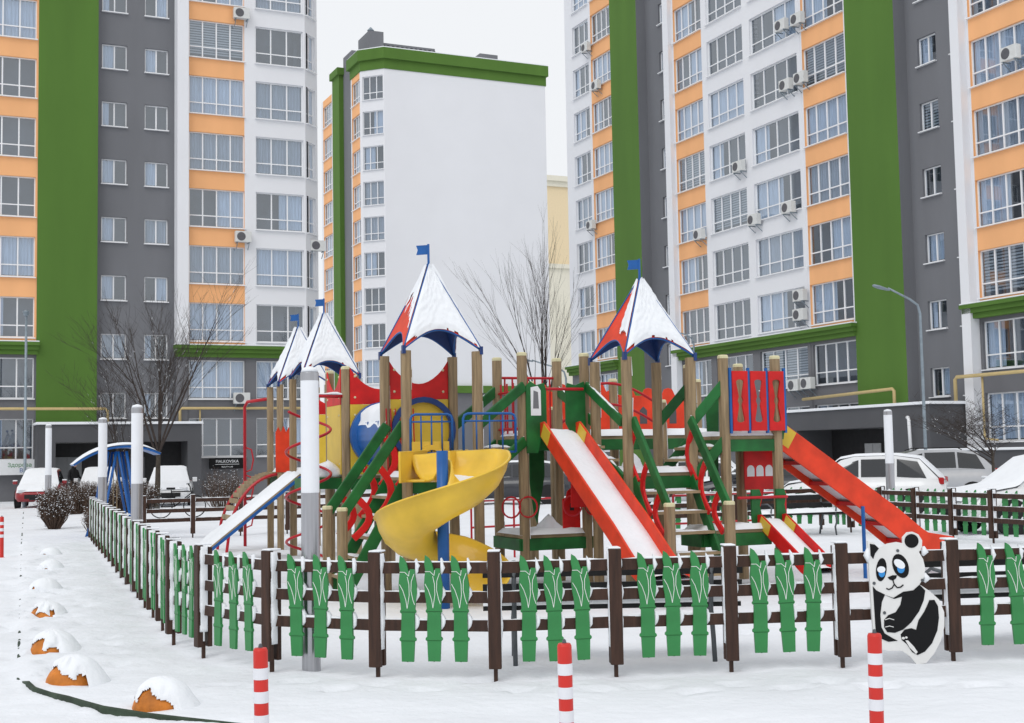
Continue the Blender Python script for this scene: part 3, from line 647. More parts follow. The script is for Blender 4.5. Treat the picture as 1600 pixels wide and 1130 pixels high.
def column(px, d, h, r, lab, zb=1.40):
    p = at(px, d, 800); t = thing('light_column', (p.x, p.y, 0), lab, 'light column', 'light columns round the playground')
    m = MB(); m.lathe([(r, -.1), (r, zb)], p, 28); m.build('steel_post', STEEL, t, smooth=False)
    m = MB(); m.lathe([(r*.97, zb), (r*.99, zb+.005), (r*.99, h-.07)], p, 28); m.build('diffuser', LAMPW, t)
    m = MB(); m.lathe([(r*1.0, h-.07), (r*1.0, h-.01), (r*.9, h)], p, 28); m.build('cap', STEEL, t)
    m = MB(); m.lathe([(r*.95, h), (r*.8, h+.03), (.01, h+.045)], p, 20); m.build('snow', SNOW, t, smooth=True); fin(t)
column(485, 10.45, 2.36, .073, 'tall light column just inside the front fence, tallest in view'); column(214, 17.0, 2.38, .075, 'light column inside the side fence beside the swing seat')
column(160, 27.0, 2.58, .09, 'light column inside the side fence between the bare tree and the red car'); column(75, 36, 2.75, .085, 'light column behind the clipped bush in front of the red car'); column(1393, 26.1, 2.43, .085, 'light column beside the end of the long red slide')
# ------------------------------------------------------------------ play structure
def post(t, p, z1, wd=.115, cap=True, z0=-.1, name='post', sn=True):
    c = wd*.22; h = wd/2
    ringp = [(h, -h+c), (h, h-c), (h-c, h), (-h+c, h), (-h, h-c), (-h, -h+c), (-h+c, -h), (h-c, -h)]
    m = MB(); m.loft([[Vector((p.x, p.y, z))+U*x+V*y for x, y in ringp] for z in (z0, z1)]); o = m.build(name, WOOD, t)
    if cap:
        m = MB(); m.loft([[Vector((p.x, p.y, z))+(U*x+V*y)*k for x, y in ringp] for z, k in ((z1, 1.03), (z1+.03, 1.03), (z1+.045, .8))]); m.build('post_cap', CAPM, o)
    if sn:
        m = MB(); q = Vector((p.x, p.y, 0))+U*(h+.004)
        zz = .6
        while zz < z1-.1:
            L = rnd.uniform(.12, .5); L = min(L, z1-zz)
            if rnd.random() < .7: m.beam(q+ZZ*zz-V*rnd.uniform(-.01, .02), q+ZZ*(zz+L)-V*rnd.uniform(-.01, .02), rnd.uniform(.02, .05), .008, U)
            zz += L+rnd.uniform(.0, .15)
        if m.v: m.build('snow', SNOW, o)
    return o
def deck(t, c0, su, sv, z, snow=.07, beam=GREEN):
    o = Vector((c0.x, c0.y, 0)); nb = max(3, round(sv/.115)); bw = sv/nb
    for k in range(nb):
        m = MB(); m.beam(o+V*(bw*(k+.5))+ZZ*(z-.02), o+V*(bw*(k+.5))+U*su+ZZ*(z-.02), bw-.008, .04); m.build('deck_board', WOODH, t)
    m = MB(); zz = z-.12
    for a, b in ((o, o+U*su), (o+V*sv, o+V*sv+U*su), (o, o+V*sv), (o+U*su, o+U*su+V*sv)): m.beam(a+ZZ*zz, b+ZZ*zz, .05, .15)
    m.build('deck_beam', beam, t, bevel=.004)
    if snow:
        m = MB(); snow_quad(m, o+ZZ*z-V*.02, o+U*su+ZZ*z-V*.02, o+U*su+V*sv+ZZ*z, o+V*sv+ZZ*z, snow, nu=12, nv=12, edge=.12); m.build('snow', SNOW, t, smooth=True)
def gbeam(t, p, q, name='handrail', wd=.05, h=.13, mt=GREEN, sn=True):
    m = MB(); m.beam(p, q, wd, h); o = m.build(name, mt, t, bevel=.012)
    if sn and rnd.random() < .9:
        p, q = Vector(p), Vector(q); a = p.lerp(q, rnd.uniform(0, .1)); m = MB(); top = q if q.z > p.z else p
        snow_line(m, p.lerp(q, .02)+ZZ*(h*.55), p.lerp(q, .98)+ZZ*(h*.55), wd*.8, .012, p.x); m.build('snow', SNOW, o, smooth=True)
    return o
def roof(t, c0, s, ze, h, snowf, flagdir=-1):
    # four-sided tent roof with arched eaves: c0 = front corner, sides along U and V
    o = Vector((c0.x, c0.y, 0))-U*.04-V*.04; s += .08; cs = [o, o+U*s, o+U*s+V*s, o+V*s]; tip = o+(U+V)*(s/2)+ZZ*(ze+h); nn = 14; outer = MB(); inner = MB(); trim = MB(); snow_ = MB()
    for k in range(4):
        a, b = cs[k]+ZZ*ze, cs[(k+1) % 4]+ZZ*ze; nrm = (b-a).cross(tip-a).normalized()
        if nrm.z < 0: nrm = -nrm
        def pt(u, v, off=0):
            e = a.lerp(b, u); arch = .22*(1-abs(2*u-1)**2.2); bot = e.lerp(a.lerp(b, .5).lerp(tip, 0)+ (tip-a.lerp(b, .5))*0, 0)
            low = e+(tip-e)*(arch); p = low.lerp(tip, v); sag = -.015*math.sin(math.pi*v)*(1 if 1 else 0)
            return p+nrm*(sag*math.sin(math.pi*u)**.7+off)
        for mb, off in ((outer, .012), (inner, -.012)):
            ids = [mb.ring([pt(i/nn, j/12, off) for i in range(nn+1)]) for j in range(13)]
            for r0, r1 in zip(ids, ids[1:]):
                for q in range(nn): mb.f.append((r0[q], r0[q+1], r1[q+1], r1[q])); mb.m.append(0)
        trim.tube([pt(i/nn, 0, 0) for i in range(nn+1)], .014, 6); trim.tube([pt(0, j/12, .012) for j in range(13)], .012, 6)
        mode = snowf[k]
        if mode:
            NU, NV = 36, 40; ok = {}
            def cov(u, v):
                n1 = nz3(u*9+k*3+c0.x, v*2.2, 1)+.5*nz3(u*22, v*5, 7+k)
                if mode == 1: return v > .02+.05*max(0, n1)-(.02 if u > .1 else -.03)
                if mode == 2: return v > .45+.32*n1+.25*(.5-u)
                return (u > .72+.18*n1-.25*v) and v > .18+.1*n1     # patchy near one ridge
            ids = [snow_.ring([pt(min(.995, max(.005, i/NU)), j/NV*.985, .014+(.05 if mode == 1 else .028)*(1+.35*nz3(i*.35, j*.35, k))*min(1, .25+min(i, NU-i)/NU*9)*min(1, .3+j/NV*8)) for i in range(NU+1)]) for j in range(NV+1)]
            for j in range(NV):
                for i in range(NU):
                    if cov((i+.5)/NU, (j+.5)/NV): snow_.f.append((ids[j][i], ids[j][i+1], ids[j+1][i+1], ids[j+1][i])); snow_.m.append(0)
    r = outer.build('roof', ORED, t, smooth=True); inner.build('roof_lining', DBLUE, r, smooth=True); trim.build('roof_trim', BLUE, r, smooth=True); snow_.build('snow', SNOW, r, smooth=True)
    m = MB()
    for c in cs: m.beam(c+ZZ*(ze-.06), c+ZZ*(ze+.04), .06, .04, U)
    m.build('roof_bracket', DBLUE, r)['kind'] = 'stuff'
    m = MB(); m.tube([tip-ZZ*.08, tip+ZZ*.26], .016, 6); fl = m.build('flag_pole', BLUE, t)
    m = MB(); m.prism([(0, 0), (.17*flagdir, -.01), (.15*flagdir, .055), (.17*flagdir, .11), (0, .12)][::flagdir], tip+ZZ*.13, Vector((.9, .1, 0)), ZZ, .012); m.build('flag', BLUE, fl)
def arch_bracket(t, p, q, bulge, wd=.07, name='baluster'):
    # red curved flat bracket from p to q bowing sideways in the plane of the stairs
    p, q = Vector(p), Vector(q); pts = []
    for i in range(9):
        k = i/8; pts.append(p.lerp(q, k)+bulge*math.sin(math.pi*k))
    m = MB(); side = (q-p).cross(bulge).normalized(); rings = []
    for i, c in enumerate(pts):
        d = (pts[min(i+1, 8)]-pts[max(i-1, 0)]).normalized(); x = d.cross(side).normalized()
        rings.append([c+x*wd/2+side*.016, c-x*wd/2+side*.016, c-x*wd/2-side*.016, c+x*wd/2-side*.016])
    m.loft(rings); o = m.build(name, RED, t, bevel=.008)
    m = MB(); m.lathe([(.014, -.022), (.014, .022)], (0, 0, 0), 8); b = m.build('bolt_cap', CAPM, o); b.matrix_parent_inverse = Matrix(); b.matrix_basis = Matrix.Translation(pts[0].lerp(pts[1], .5)) @ side.to_track_quat('Z', 'Y').to_matrix().to_4x4()
def stairs(t, e0, e1, dirv, z1, run, steps, zb=0.0, posts=True, cut=.0):
    # e0,e1 top edge ends; descends along dirv
    d = dirv.normalized(); drop = z1-zb
    for e in (e0, e1):
        top = Vector((e.x, e.y, z1-.06)); m = MB(); m.beam(top, top+d*run-ZZ*(drop-.05), .045, .15); st = m.build('stringer', GREEN, t, bevel=.006); m = MB(); snow_line(m, top+ZZ*.09, top+d*run*.95-ZZ*(drop*.95-.14), .045, .025, e.x); m.build('snow', SNOW, st, smooth=True)
    for k in range(1, steps+1):
        f_ = k/(steps+1); c0 = Vector((e0.x, e0.y, z1))+d*(run*f_)-ZZ*(drop*f_); c1 = Vector((e1.x, e1.y, z1))+d*(run*f_)-ZZ*(drop*f_)
        m = MB(); m.beam(c0, c1, .17, .035); s_ = m.build('step', WOODH, t); m = MB(); snow_line(m, c0.lerp(c1, .03)+ZZ*.017, c0.lerp(c1, .97)+ZZ*.017, .15, .03, k); m.build('snow', SNOW, s_, smooth=True)
    for e in (e0, e1):
        pb = Vector((e.x, e.y, 0))+d*(run*.98)
        if posts: post(t, pb, 1.05, .115, True, -.1, 'newel_post', False)
        a = Vector((e.x, e.y, z1+.66)); b = pb+ZZ*1.0
        gbeam(t, a, b)
        for k, f0 in enumerate((.10, .45, .80)):
            p_ = a.lerp(b, f0); arch_bracket(t, p_, p_+d*.02-ZZ*(.66 if k < 2 else .5), d*-.19, .085)
def snowheap(t, p, w_, h):
    m = MB(); rings = []
    for k in range(7):
        f_ = k/6; rings.append([Vector(p)+Vector((math.cos(q), math.sin(q), 0))*w_*math.sqrt(max(.0004, 1-f_**1.6))*(1+.4*nz3(math.cos(q)*1.5+p[0], math.sin(q)*1.5, f_*2))+ZZ*(h*.75*f_*(1+.3*nz3(p[0]*3, q, 1))) for q in [2*math.pi*i/14 for i in range(14)]])
    m.loft(rings); m.build('snow', SNOW, t, smooth=True)
def pan(t, name, o, ex, pts, mt, th=.02):
    m = MB(); m.prism(pts, o, ex, ZZ, th); return m.build(name, mt, t, bevel=.004)
def wavy_panel(t, o, ex, w_, z0, zs, z1):
    # red over yellow wall panel with a concave top edge
    y_ = pan(t, 'yellow_panel', o, ex, [(0, z0), (w_, z0), (w_, zs), (0, zs)], YEL)
    pts = [(0, zs+.002), (w_, zs+.002)]+[(w_*(1-i/12), z1-.30*math.sin(math.pi*i/12)**.8) for i in range(13)]
    r_ = pan(t, 'red_panel', o, ex, pts, RED)
    for x in (.07, w_-.07):
        for z in (zs+.1, z1-.12, z0+.15, zs-.15):
            m = MB(); m.lathe([(.018, 0), (.012, .012), (.002, .015)], (0, 0, 0), 8); b = m.build('bolt_cap', CAPM, y_); nn = Vector(ex).cross(ZZ); b.matrix_basis = Matrix.Translation(Vector(o)+Vector(ex)*x+ZZ*z) @ nn.to_track_quat('Z', 'Y').to_matrix().to_4x4()
def ring_disc(m, c, nrm, r0, r1, th, n=28):
    x = nrm.cross(ZZ).normalized(); y = x.cross(nrm); R_ = []
    for rr, off in ((r0, 0), (r1, 0), (r1, th), (r0, th), (r0, 0)): R_.append([c+nrm*off+(x*math.cos(2*math.pi*k/n)+y*math.sin(2*math.pi*k/n))*rr for k in range(n)])
    m.loft(R_, False)
S1 = .92
# T1 : roofed tower with the yellow spiral slide
c1 = at(636, 15.9); Z1 = 1.43
T1 = thing('play_tower', c1, 'roofed play tower with red and yellow panels above the yellow spiral slide', 'play tower')
q1 = [c1, c1+U*S1, c1+U*S1+V*S1, c1+V*S1]
for p in q1: post(T1, p, 2.97, cap=False)
deck(T1, c1, S1, S1, Z1); roof(T1, c1, S1, 2.99, 1.12, (1, 1, 1, 2))
wavy_panel(T1, q1[3]-V*.0+U*.06, U, S1-.12, Z1+.02, 2.42, 2.92)
m = MB(); ring_disc(m, q1[3]+U*.5+ZZ*2.02-V*.03, -V, .36, .43, .05); m.build('tunnel_rim', DBLUE, T1)
m = MB(); m.box(q1[3]+U*.5-V*(-.01)+ZZ*2.02, (.02, .02, .02)); 
# railing in front of the spiral slide
def blue_rail(t, p, q, z0, z1, n):
    m = MB(); p, q = Vector(p), Vector(q); d = (q-p); r = .06; L = d.length; d.normalize()
    m.tube([p+ZZ*z0, p+ZZ*(z1-r), p+d*r*.3+ZZ*(z1-r*.3), p+d*r+ZZ*z1, q-d*r+ZZ*z1, q-d*r*.3+ZZ*(z1-r*.3), q+ZZ*(z1-r), q+ZZ*z0], .016, 8); m.tube([p+ZZ*z0, q+ZZ*z0], .014, 6); m.tube([p+ZZ*(z1-.09), q+ZZ*(z1-.09)], .011, 6)
    for k in range(1, n+1): m.tube([p.lerp(q, k/(n+1))+ZZ*z0, p.lerp(q, k/(n+1))+ZZ*(z1-.02)], .010, 6)
    m.build('guard_rail', BLUE, t, smooth=True)
e = c1-V*.10
blue_rail(T1, c1+U*.03-V*.06, c1+U*.55-V*.10, 1.72, 2.19, 3); blue_rail(T1, c1+U*.62-V*.3, c1+U*1.3-V*.3, 1.72, 2.19, 3)
pan(T1, 'slide_entry_panel', c1-V*.07+U*.02, U, [(0, 1.48), (.50, 1.48), (.50, 1.86), (0, 1.86)], YELS, .04)
m = MB(); ring_disc(m, c1+U*.29-V*.075+ZZ*1.66, -V, .10, .16, .02); m.build('porthole', YELS, T1)
stairs(T1, c1-V*(-.1)+V*0, q1[3]-V*.1, -U, Z1, .80, 5)
for z in (1.95, 2.1): pass
m = MB()
for k in range(7): m.tube([q1[3].lerp(q1[2], .02)-V*.0+U*(.05+.03*k)*0+U*.06*k-V*.06+ZZ*1.5, q1[3]+U*.06*k-V*.06+ZZ*2.3], .009, 5)
m.build('red_bars', REDM, T1); fin(T1)
# spiral slide
sp = at(691, 14.75); ST = thing('spiral_slide', sp, 'yellow plastic spiral slide winding round a blue pole', 'slide')
m = MB(); m.tube([sp-ZZ*.1, sp+ZZ*1.74], .065, 16); m.build('centre_pole', BLUE, ST, smooth=True)
m = MB(); rings = []
def chute(th_):
    d_ = th_
    if d_ < 100: fl = 1.42-.0007*max(0, d_-20)*1.2
    elif d_ < 290: fl = 1.35-(d_-100)/190*.72
    else: fl = .63-(d_-290)/180*.45
    return max(.14, fl)
sec = [(.10, .26), (.13, .10), (.22, .0), (.36, -.03), (.52, .0), (.64, .10), (.71, .23), (.745, .36), (.772, .37)]
k = 0
for dg in range(-10, 486, 8):
    th_ = math.radians(90-dg); fl = chute(dg); c = Vector((math.cos(th_), math.sin(th_), 0)); c = U*c.x+V*c.y
    hs_ = 1.0 if dg > 70 else .75+.25*max(0, dg)/70
    rings.append([sp+c*r_+ZZ*(fl+z_*hs_*(1.0 if dg < 400 else 1-.55*(dg-400)/86)) for r_, z_ in sec])
m.loft(rings, False, False); ch_ = m.build('chute', YELS, ST, smooth=True, solid=.022)
m = MB(); cc = c1+U*.5; a_ = Vector((math.cos(math.radians(100)), math.sin(math.radians(100)), 0)); st_ = sp+(U*a_.x+V*a_.y)*.42
for sgn in (-1, 1): m.beam(st_+U*.30*sgn+ZZ*1.56, c1+U*.5+U*.26*sgn-V*.05+ZZ*1.58, .03, .36)
m.beam(st_+ZZ*1.40, c1+U*.5-V*.05+ZZ*1.42, .56, .03); m.build('entry_trough', YELS, ST, bevel=.008)
m = MB(); rings = []
for dg in range(20, 250, 8):
    th_ = math.radians(90-dg); fl = chute(dg); c = Vector((math.cos(th_), math.sin(th_), 0)); c = U*c.x+V*c.y
    kk = .8+.4*nz3(dg*.05, 3, 1)
    rings.append([sp+c*(.40-.20*kk)+ZZ*(fl+.005), sp+c*.36+ZZ*(fl+.035*kk), sp+c*.46+ZZ*(fl+.03*kk), sp+c*(.46+.14*kk)+ZZ*(fl+.055)])
m.loft(rings, False, False); m.build('snow', SNOW, ST, smooth=True); fin(ST)
# T0 : open tower behind, joined by the blue tunnel
c0 = at(541, 18.6); T0 = thing('play_tower', c0, 'roofless play tower with red and yellow panels at the far end of the blue tunnel', 'play tower')
q0 = [c0, c0+U*.92, c0+(U+V)*.92, c0+V*.92]
post(T0, q0[0], 2.94); post(T0, q0[1], 2.94); post(T0, q0[2], 2.94); post(T0, q0[3], 2.94)
deck(T0, c0, .92, .92, Z1, .09); wavy_panel(T0, c0+U*.05-V*.06, U, .86, Z1+.02, 2.44, 2.96); wavy_panel(T0, q0[3]-V*.05-U*.06, -V, .8, Z1+.02, 2.44, 2.96)
m = MB(); m.beam(c0-U*.55+V*.45+ZZ*1.33, c0+V*.45+ZZ*1.33, .8, .15); m.build('deck_beam', GREEN, T0); snowheap(T0, c0-U*.2+V*.3+ZZ*1.42, .22, .3); fin(T0)
# tunnel
TU = thing('crawl_tunnel', c0+U*.46, 'blue plastic crawl tunnel with snow on top between two towers', 'tunnel'); pA = c0+U*.5-V*.08+ZZ*2.0; pB = q1[3]+U*.5+V*.03+ZZ*2.0
m = MB(); n = 30
x = U
def circ(c, r): return [c+(U*math.cos(2*math.pi*k/n)+ZZ*math.sin(2*math.pi*k/n))*r for k in range(n)]
L_ = (pB-pA); m.loft([circ(pA, .47), circ(pA.lerp(pB, .06), .47), circ(pA.lerp(pB, .07), .40), circ(pA.lerp(pB, .93), .40), circ(pA.lerp(pB, .94), .45), circ(pB, .45)], False); m.build('tube', BLUE, TU, smooth=False)
m = MB(); rings = []
for i in range(15):
    c = pA.lerp(pB, i/14); rr = .42+.04*(1+.5*nz3(i*.6, 1, 2)); rag = [1.25+.35*nz3(i*1.7, s_*5, 3) for s_ in (0, 1)]
    rings.append([c+(U*math.cos(t)+ZZ*math.sin(t))*(rr if .1 < q < .9 else .402) for q, t in [(q/12, math.pi/2-rag[0]+(rag[0]+rag[1])*q/12) for q in range(13)]])
m.loft(rings, False, False); m.build('snow', SNOW, TU, smooth=True); fin(TU)
# L1, L2 : far roofed towers
def far_tower(cF, lab, ze, s=.92, modes=(1, 1, 1, 1)):
    t = thing('play_tower', cF, lab, 'play tower')
    for p in (cF, cF+U*s, cF+(U+V)*s, cF+V*s): post(t, p, ze-.02, cap=False)
    deck(t, cF, s, s, Z1, .1); roof(t, cF, s, ze, 1.12, modes); return t
cL1 = at(458, 23.2)-V*.92; L1 = far_tower(cL1, 'far roofed play tower just behind the tall light column', 3.12); 
wavy_panel(L1, cL1+U*.05-V*.06, U, .86, Z1, 2.44, 2.9); fin(L1)
cL2 = at(438, 24.7); L2 = far_tower(cL2, 'farthest roofed play tower, beside the curved slatted climbing wall', 3.12)
pan(L2, 'castle_panel', cL2-V*.07+U*.0, U, [(-.1, 1.45), (.2, 1.45), (.2, 2.2), (.15, 2.3), (.1, 2.2), (.05, 2.32), (0, 2.2), (-.05, 2.3), (-.1, 2.2)], ORED); fin(L2)
# snowy ramp down from L1
r0 = cL1+V*.1; RP = thing('climbing_ramp', r0, 'snow covered wooden ramp with a blue edge leading up to a far tower', 'ramp'); rn = 1.75
a0, a1 = r0-U*.05, r0+V*.8-U*.05
m = MB(); m.beam((a0+a1)/2+ZZ*1.42, (a0+a1)/2-U*rn+ZZ*.06, .82, .05); m.build('ramp_boards', WOODH, RP); m = MB(); m.beam(a0+ZZ*1.385, a0-U*rn+ZZ*.03, .04, .05); m.beam(a1+ZZ*1.385, a1-U*rn+ZZ*.03, .04, .05); m.build('side_beam', BLUE, RP)
m = MB(); snow_quad(m, a0-U*rn+ZZ*.09, a0+ZZ*1.45, a1+ZZ*1.45, a1-U*rn+ZZ*.09, .10, nu=20, nv=8, edge=.08); m.build('snow', SNOW, RP, smooth=True); fin(RP)
# curved slatted climbing wall
cw = cL2+V*1.0-U*.55; CW = thing('climbing_wall', cw, 'curved wooden slatted climbing wall with red edges', 'climbing wall')
arc = [(x, 1.42*math.sqrt(max(0, 1-(x/1.0)**2))) for x in [1-.98*i/14 for i in range(15)]]
for k in range(14):
    (xa, za), (xb, zb) = arc[k], arc[k+1]; c = Vector(((xa+xb)/2, 0, (za+zb)/2)); pos = cw-U*(c.x-.55)+ZZ*c.z
    m = MB(); m.beam(pos-V*.0, pos+V*(-.95), .05, .088); m.build('slat', WOODH, CW)
for vv in (.03, -.98):
    m = MB(); m.tube([cw-U*(x_-.55)+V*vv+ZZ*z_ for x_, z_ in arc], .03, 6); m.build('edge_tube', REDM, CW)
fin(CW)
# red bent climbing pole with loops, far left
rp = G2(383, 853); RPo = thing('climbing_pole', rp, 'red steel climbing pole with hand loops at the far end of the play structure', 'climbing pole')
top = 2.85; lp = cL2+V*.9; m = MB(); m.tube([rp-ZZ*.1, rp+ZZ*(top-.1), rp+ZZ*top+(lp-rp).normalized()*.1, Vector((lp.x, lp.y, top+.03))], .032, 8); m.build('pole', REDM, RPo, smooth=True)
for z in (.35, .9, 1.45):
    m = MB(); m.tube([rp+ZZ*z, rp+U*.13+ZZ*(z+.05), rp+U*.17+ZZ*(z+.25), rp+U*.13+ZZ*(z+.45), rp+ZZ*(z+.5)], .016, 6); m.build('hand_loop', REDM, RPo, smooth=True)
fin(RPo)
# red spiral climber
sc_ = at(482, 18.3); SC = thing('spiral_climber', sc_, 'red steel spiral climber hanging beside the tall light column', 'climber')
m = MB(); m.tube([sc_-ZZ*.1, sc_+ZZ*2.5, sc_+ZZ*2.56+U*.06, Vector((c0.x, c0.y, 2.56))], .028, 8); m.build('pole', REDM, SC, smooth=True)
m = MB(); m.tube([sc_+(U*math.cos(t)+V*math.sin(t))*.31+ZZ*(.25+t/(2*math.pi)*.62) for t in [i*.25 for i in range(int(2*math.pi*3.45/.25))]], .02, 6); m.build('helix', REDM, SC, smooth=True)
m = MB(); snow_line(m, sc_+ZZ*2.585+U*.1, Vector((c0.x, c0.y, 2.585)), .05, .035, 3); m.build('snow', SNOW, SC, smooth=True); fin(SC)
# TC : central platform with straight slide
cC = at(818, 16.8); SCx = .88; ZC_ = 1.93; TC = thing('play_tower', cC, 'open play platform with green shield panels above the straight slide', 'play tower')
qc = [cC, cC+U*SCx, cC+(U+V)*SCx, cC+V*SCx]
for p in qc: post(TC, p, 2.95)
deck(TC, cC, SCx, SCx, ZC_, .06)
# low deck and details beneath
deck(TC, cC-U*.06-V*.02, SCx+.12, SCx+.04, .66, .06); snowheap(TC, cC+U*.55+V*.5+ZZ*.68, .16, .25)
m = MB()
for k in range(9): m.tube([qc[3].lerp(qc[2], k/8)+ZZ*1.96, qc[3].lerp(qc[2], k/8)+ZZ*2.72], .013, 6)
for k in range(4): m.tube([qc[0].lerp(qc[3], k/4+.1)+ZZ*1.96, qc[0].lerp(qc[3], k/4+.1)+ZZ*2.62], .013, 6)
for z in (2.02, 2.72): m.tube([qc[3]+ZZ*z, qc[2]+ZZ*z], .018, 6)
for z in (2.02, 2.5): m.tube([qc[0]+ZZ*z, qc[3]+ZZ*z], .018, 6)
m.build('red_railing', REDM, TC)
def shield(t, o, ex, mt=GREEN, z0=1.7, z1=2.62, w_=.30, flip=1):
    return pan(t, 'shield_panel', o, ex, [(0, z0), (w_*.55, z0), (w_*.75, z0+.25), (w_, z0+.38), (w_, z1-.12), (w_*.9, z1-.02), (w_*.5, z1-.05), (.06, z1), (0, z1-.06)] if flip > 0 else [(0, z0+.38), (w_*.25, z0+.25), (w_*.45, z0), (w_, z0), (w_, z1-.06), (w_*.94, z1), (w_*.5, z1-.05), (w_*.1, z1-.02), (0, z1-.12)], mt, .03)
cs_ = cC+U*.44-V*.085
sh = shield(TC, cs_-U*.42, U, w_=.28); shield(TC, cs_+U*.13, U, w_=.28, flip=-1)
m = MB(); ex = [( .06, 2.18), (.2, 2.18), (.2, 2.5), (.16, 2.56), (.06, 2.54)]; m.prism(ex, cs_-U*.42-V*.002, U, ZZ, .004); m.build('sticker', SIGNW, sh)
m = MB(); m.prism([(.09, 2.27), (.17, 2.27), (.16, 2.48), (.10, 2.5)], cs_-U*.42-V*.005, U, ZZ, .003); m.build('sticker_print', GREYW, sh)
m = MB(); m.tube([cs_-U*.15+ZZ*2.52, cs_+U*.38+ZZ*2.52], .02, 8); m.build('grab_bar', REDM, TC)
for k, p in enumerate((qc[0]-V*.05-U*.2, qc[0]+U*.02-V*.08, qc[1]-U*.25-V*.1, qc[1]+U*.05-V*.1)):
    m = MB(); m.tube([p+(U*.75*math.cos(t)-V*.5*math.cos(t))*.13+ZZ*(1.02+.13*math.sin(t)) for t in [2*math.pi*i/16 for i in range(17)]], .012, 6); m.build('hoop', REDM, TC)
pan(TC, 'castle_panel', qc[1]-U*.30+V*.1, U, [(0, .72), (.25, .72), (.25, 1.1), (.2, 1.15), (.17, 1.22), (.12, 1.24), (.07, 1.2), (.05, 1.12), (0, 1.1)], RED); m = MB(); m.prism([(.1, .95), (.16, .95), (.16, 1.03), (.13, 1.07), (.1, 1.03)], qc[1]-U*.30+V*.098, U, ZZ, .03); m.build('castle_window', DARKR, TC)
pan(TC, 'green_support', qc[3]+U*.45-V*.0, U, [(.05, .9), (.1, .75), (.22, 1.4), (.22, 1.9), (0, 1.9), (0, 1.3)], GREEN)
# stair links T1 <-> TC <-> T3
def link_rails(t, p, q, za, zb, steps=2):
    for off, h in ((0, .58), (0, -.12)):
        gbeam(t, Vector((p.x, p.y, za+h)), Vector((q.x, q.y, zb+h)), 'handrail' if h > 0 else 'stringer')
def link_steps(t, p0, p1, q0_, q1_, za, zb, n=2):
    for k in range(1, n+1):
        f_ = k/(n+1); a = p0.lerp(q0_, f_); b = p1.lerp(q1_, f_); z = za+(zb-za)*f_
        m = MB(); m.beam(Vector((a.x, a.y, z)), Vector((b.x, b.y, z)), .16, .035); s_ = m.build('step', WOODH, t); m = MB(); snow_line(m, Vector((a.x, a.y, z+.018)), Vector((b.x, b.y, z+.018)), .15, .05, k); m.build('snow', SNOW, s_, smooth=True)
link_rails(TC, q1[1]-V*.03, qc[0]-V*.06, Z1+.05, ZC_+.05); link_rails(TC, q1[2], qc[3], Z1+.05, ZC_+.05); link_steps(TC, q1[1], q1[2], qc[0], qc[3], Z1, ZC_)
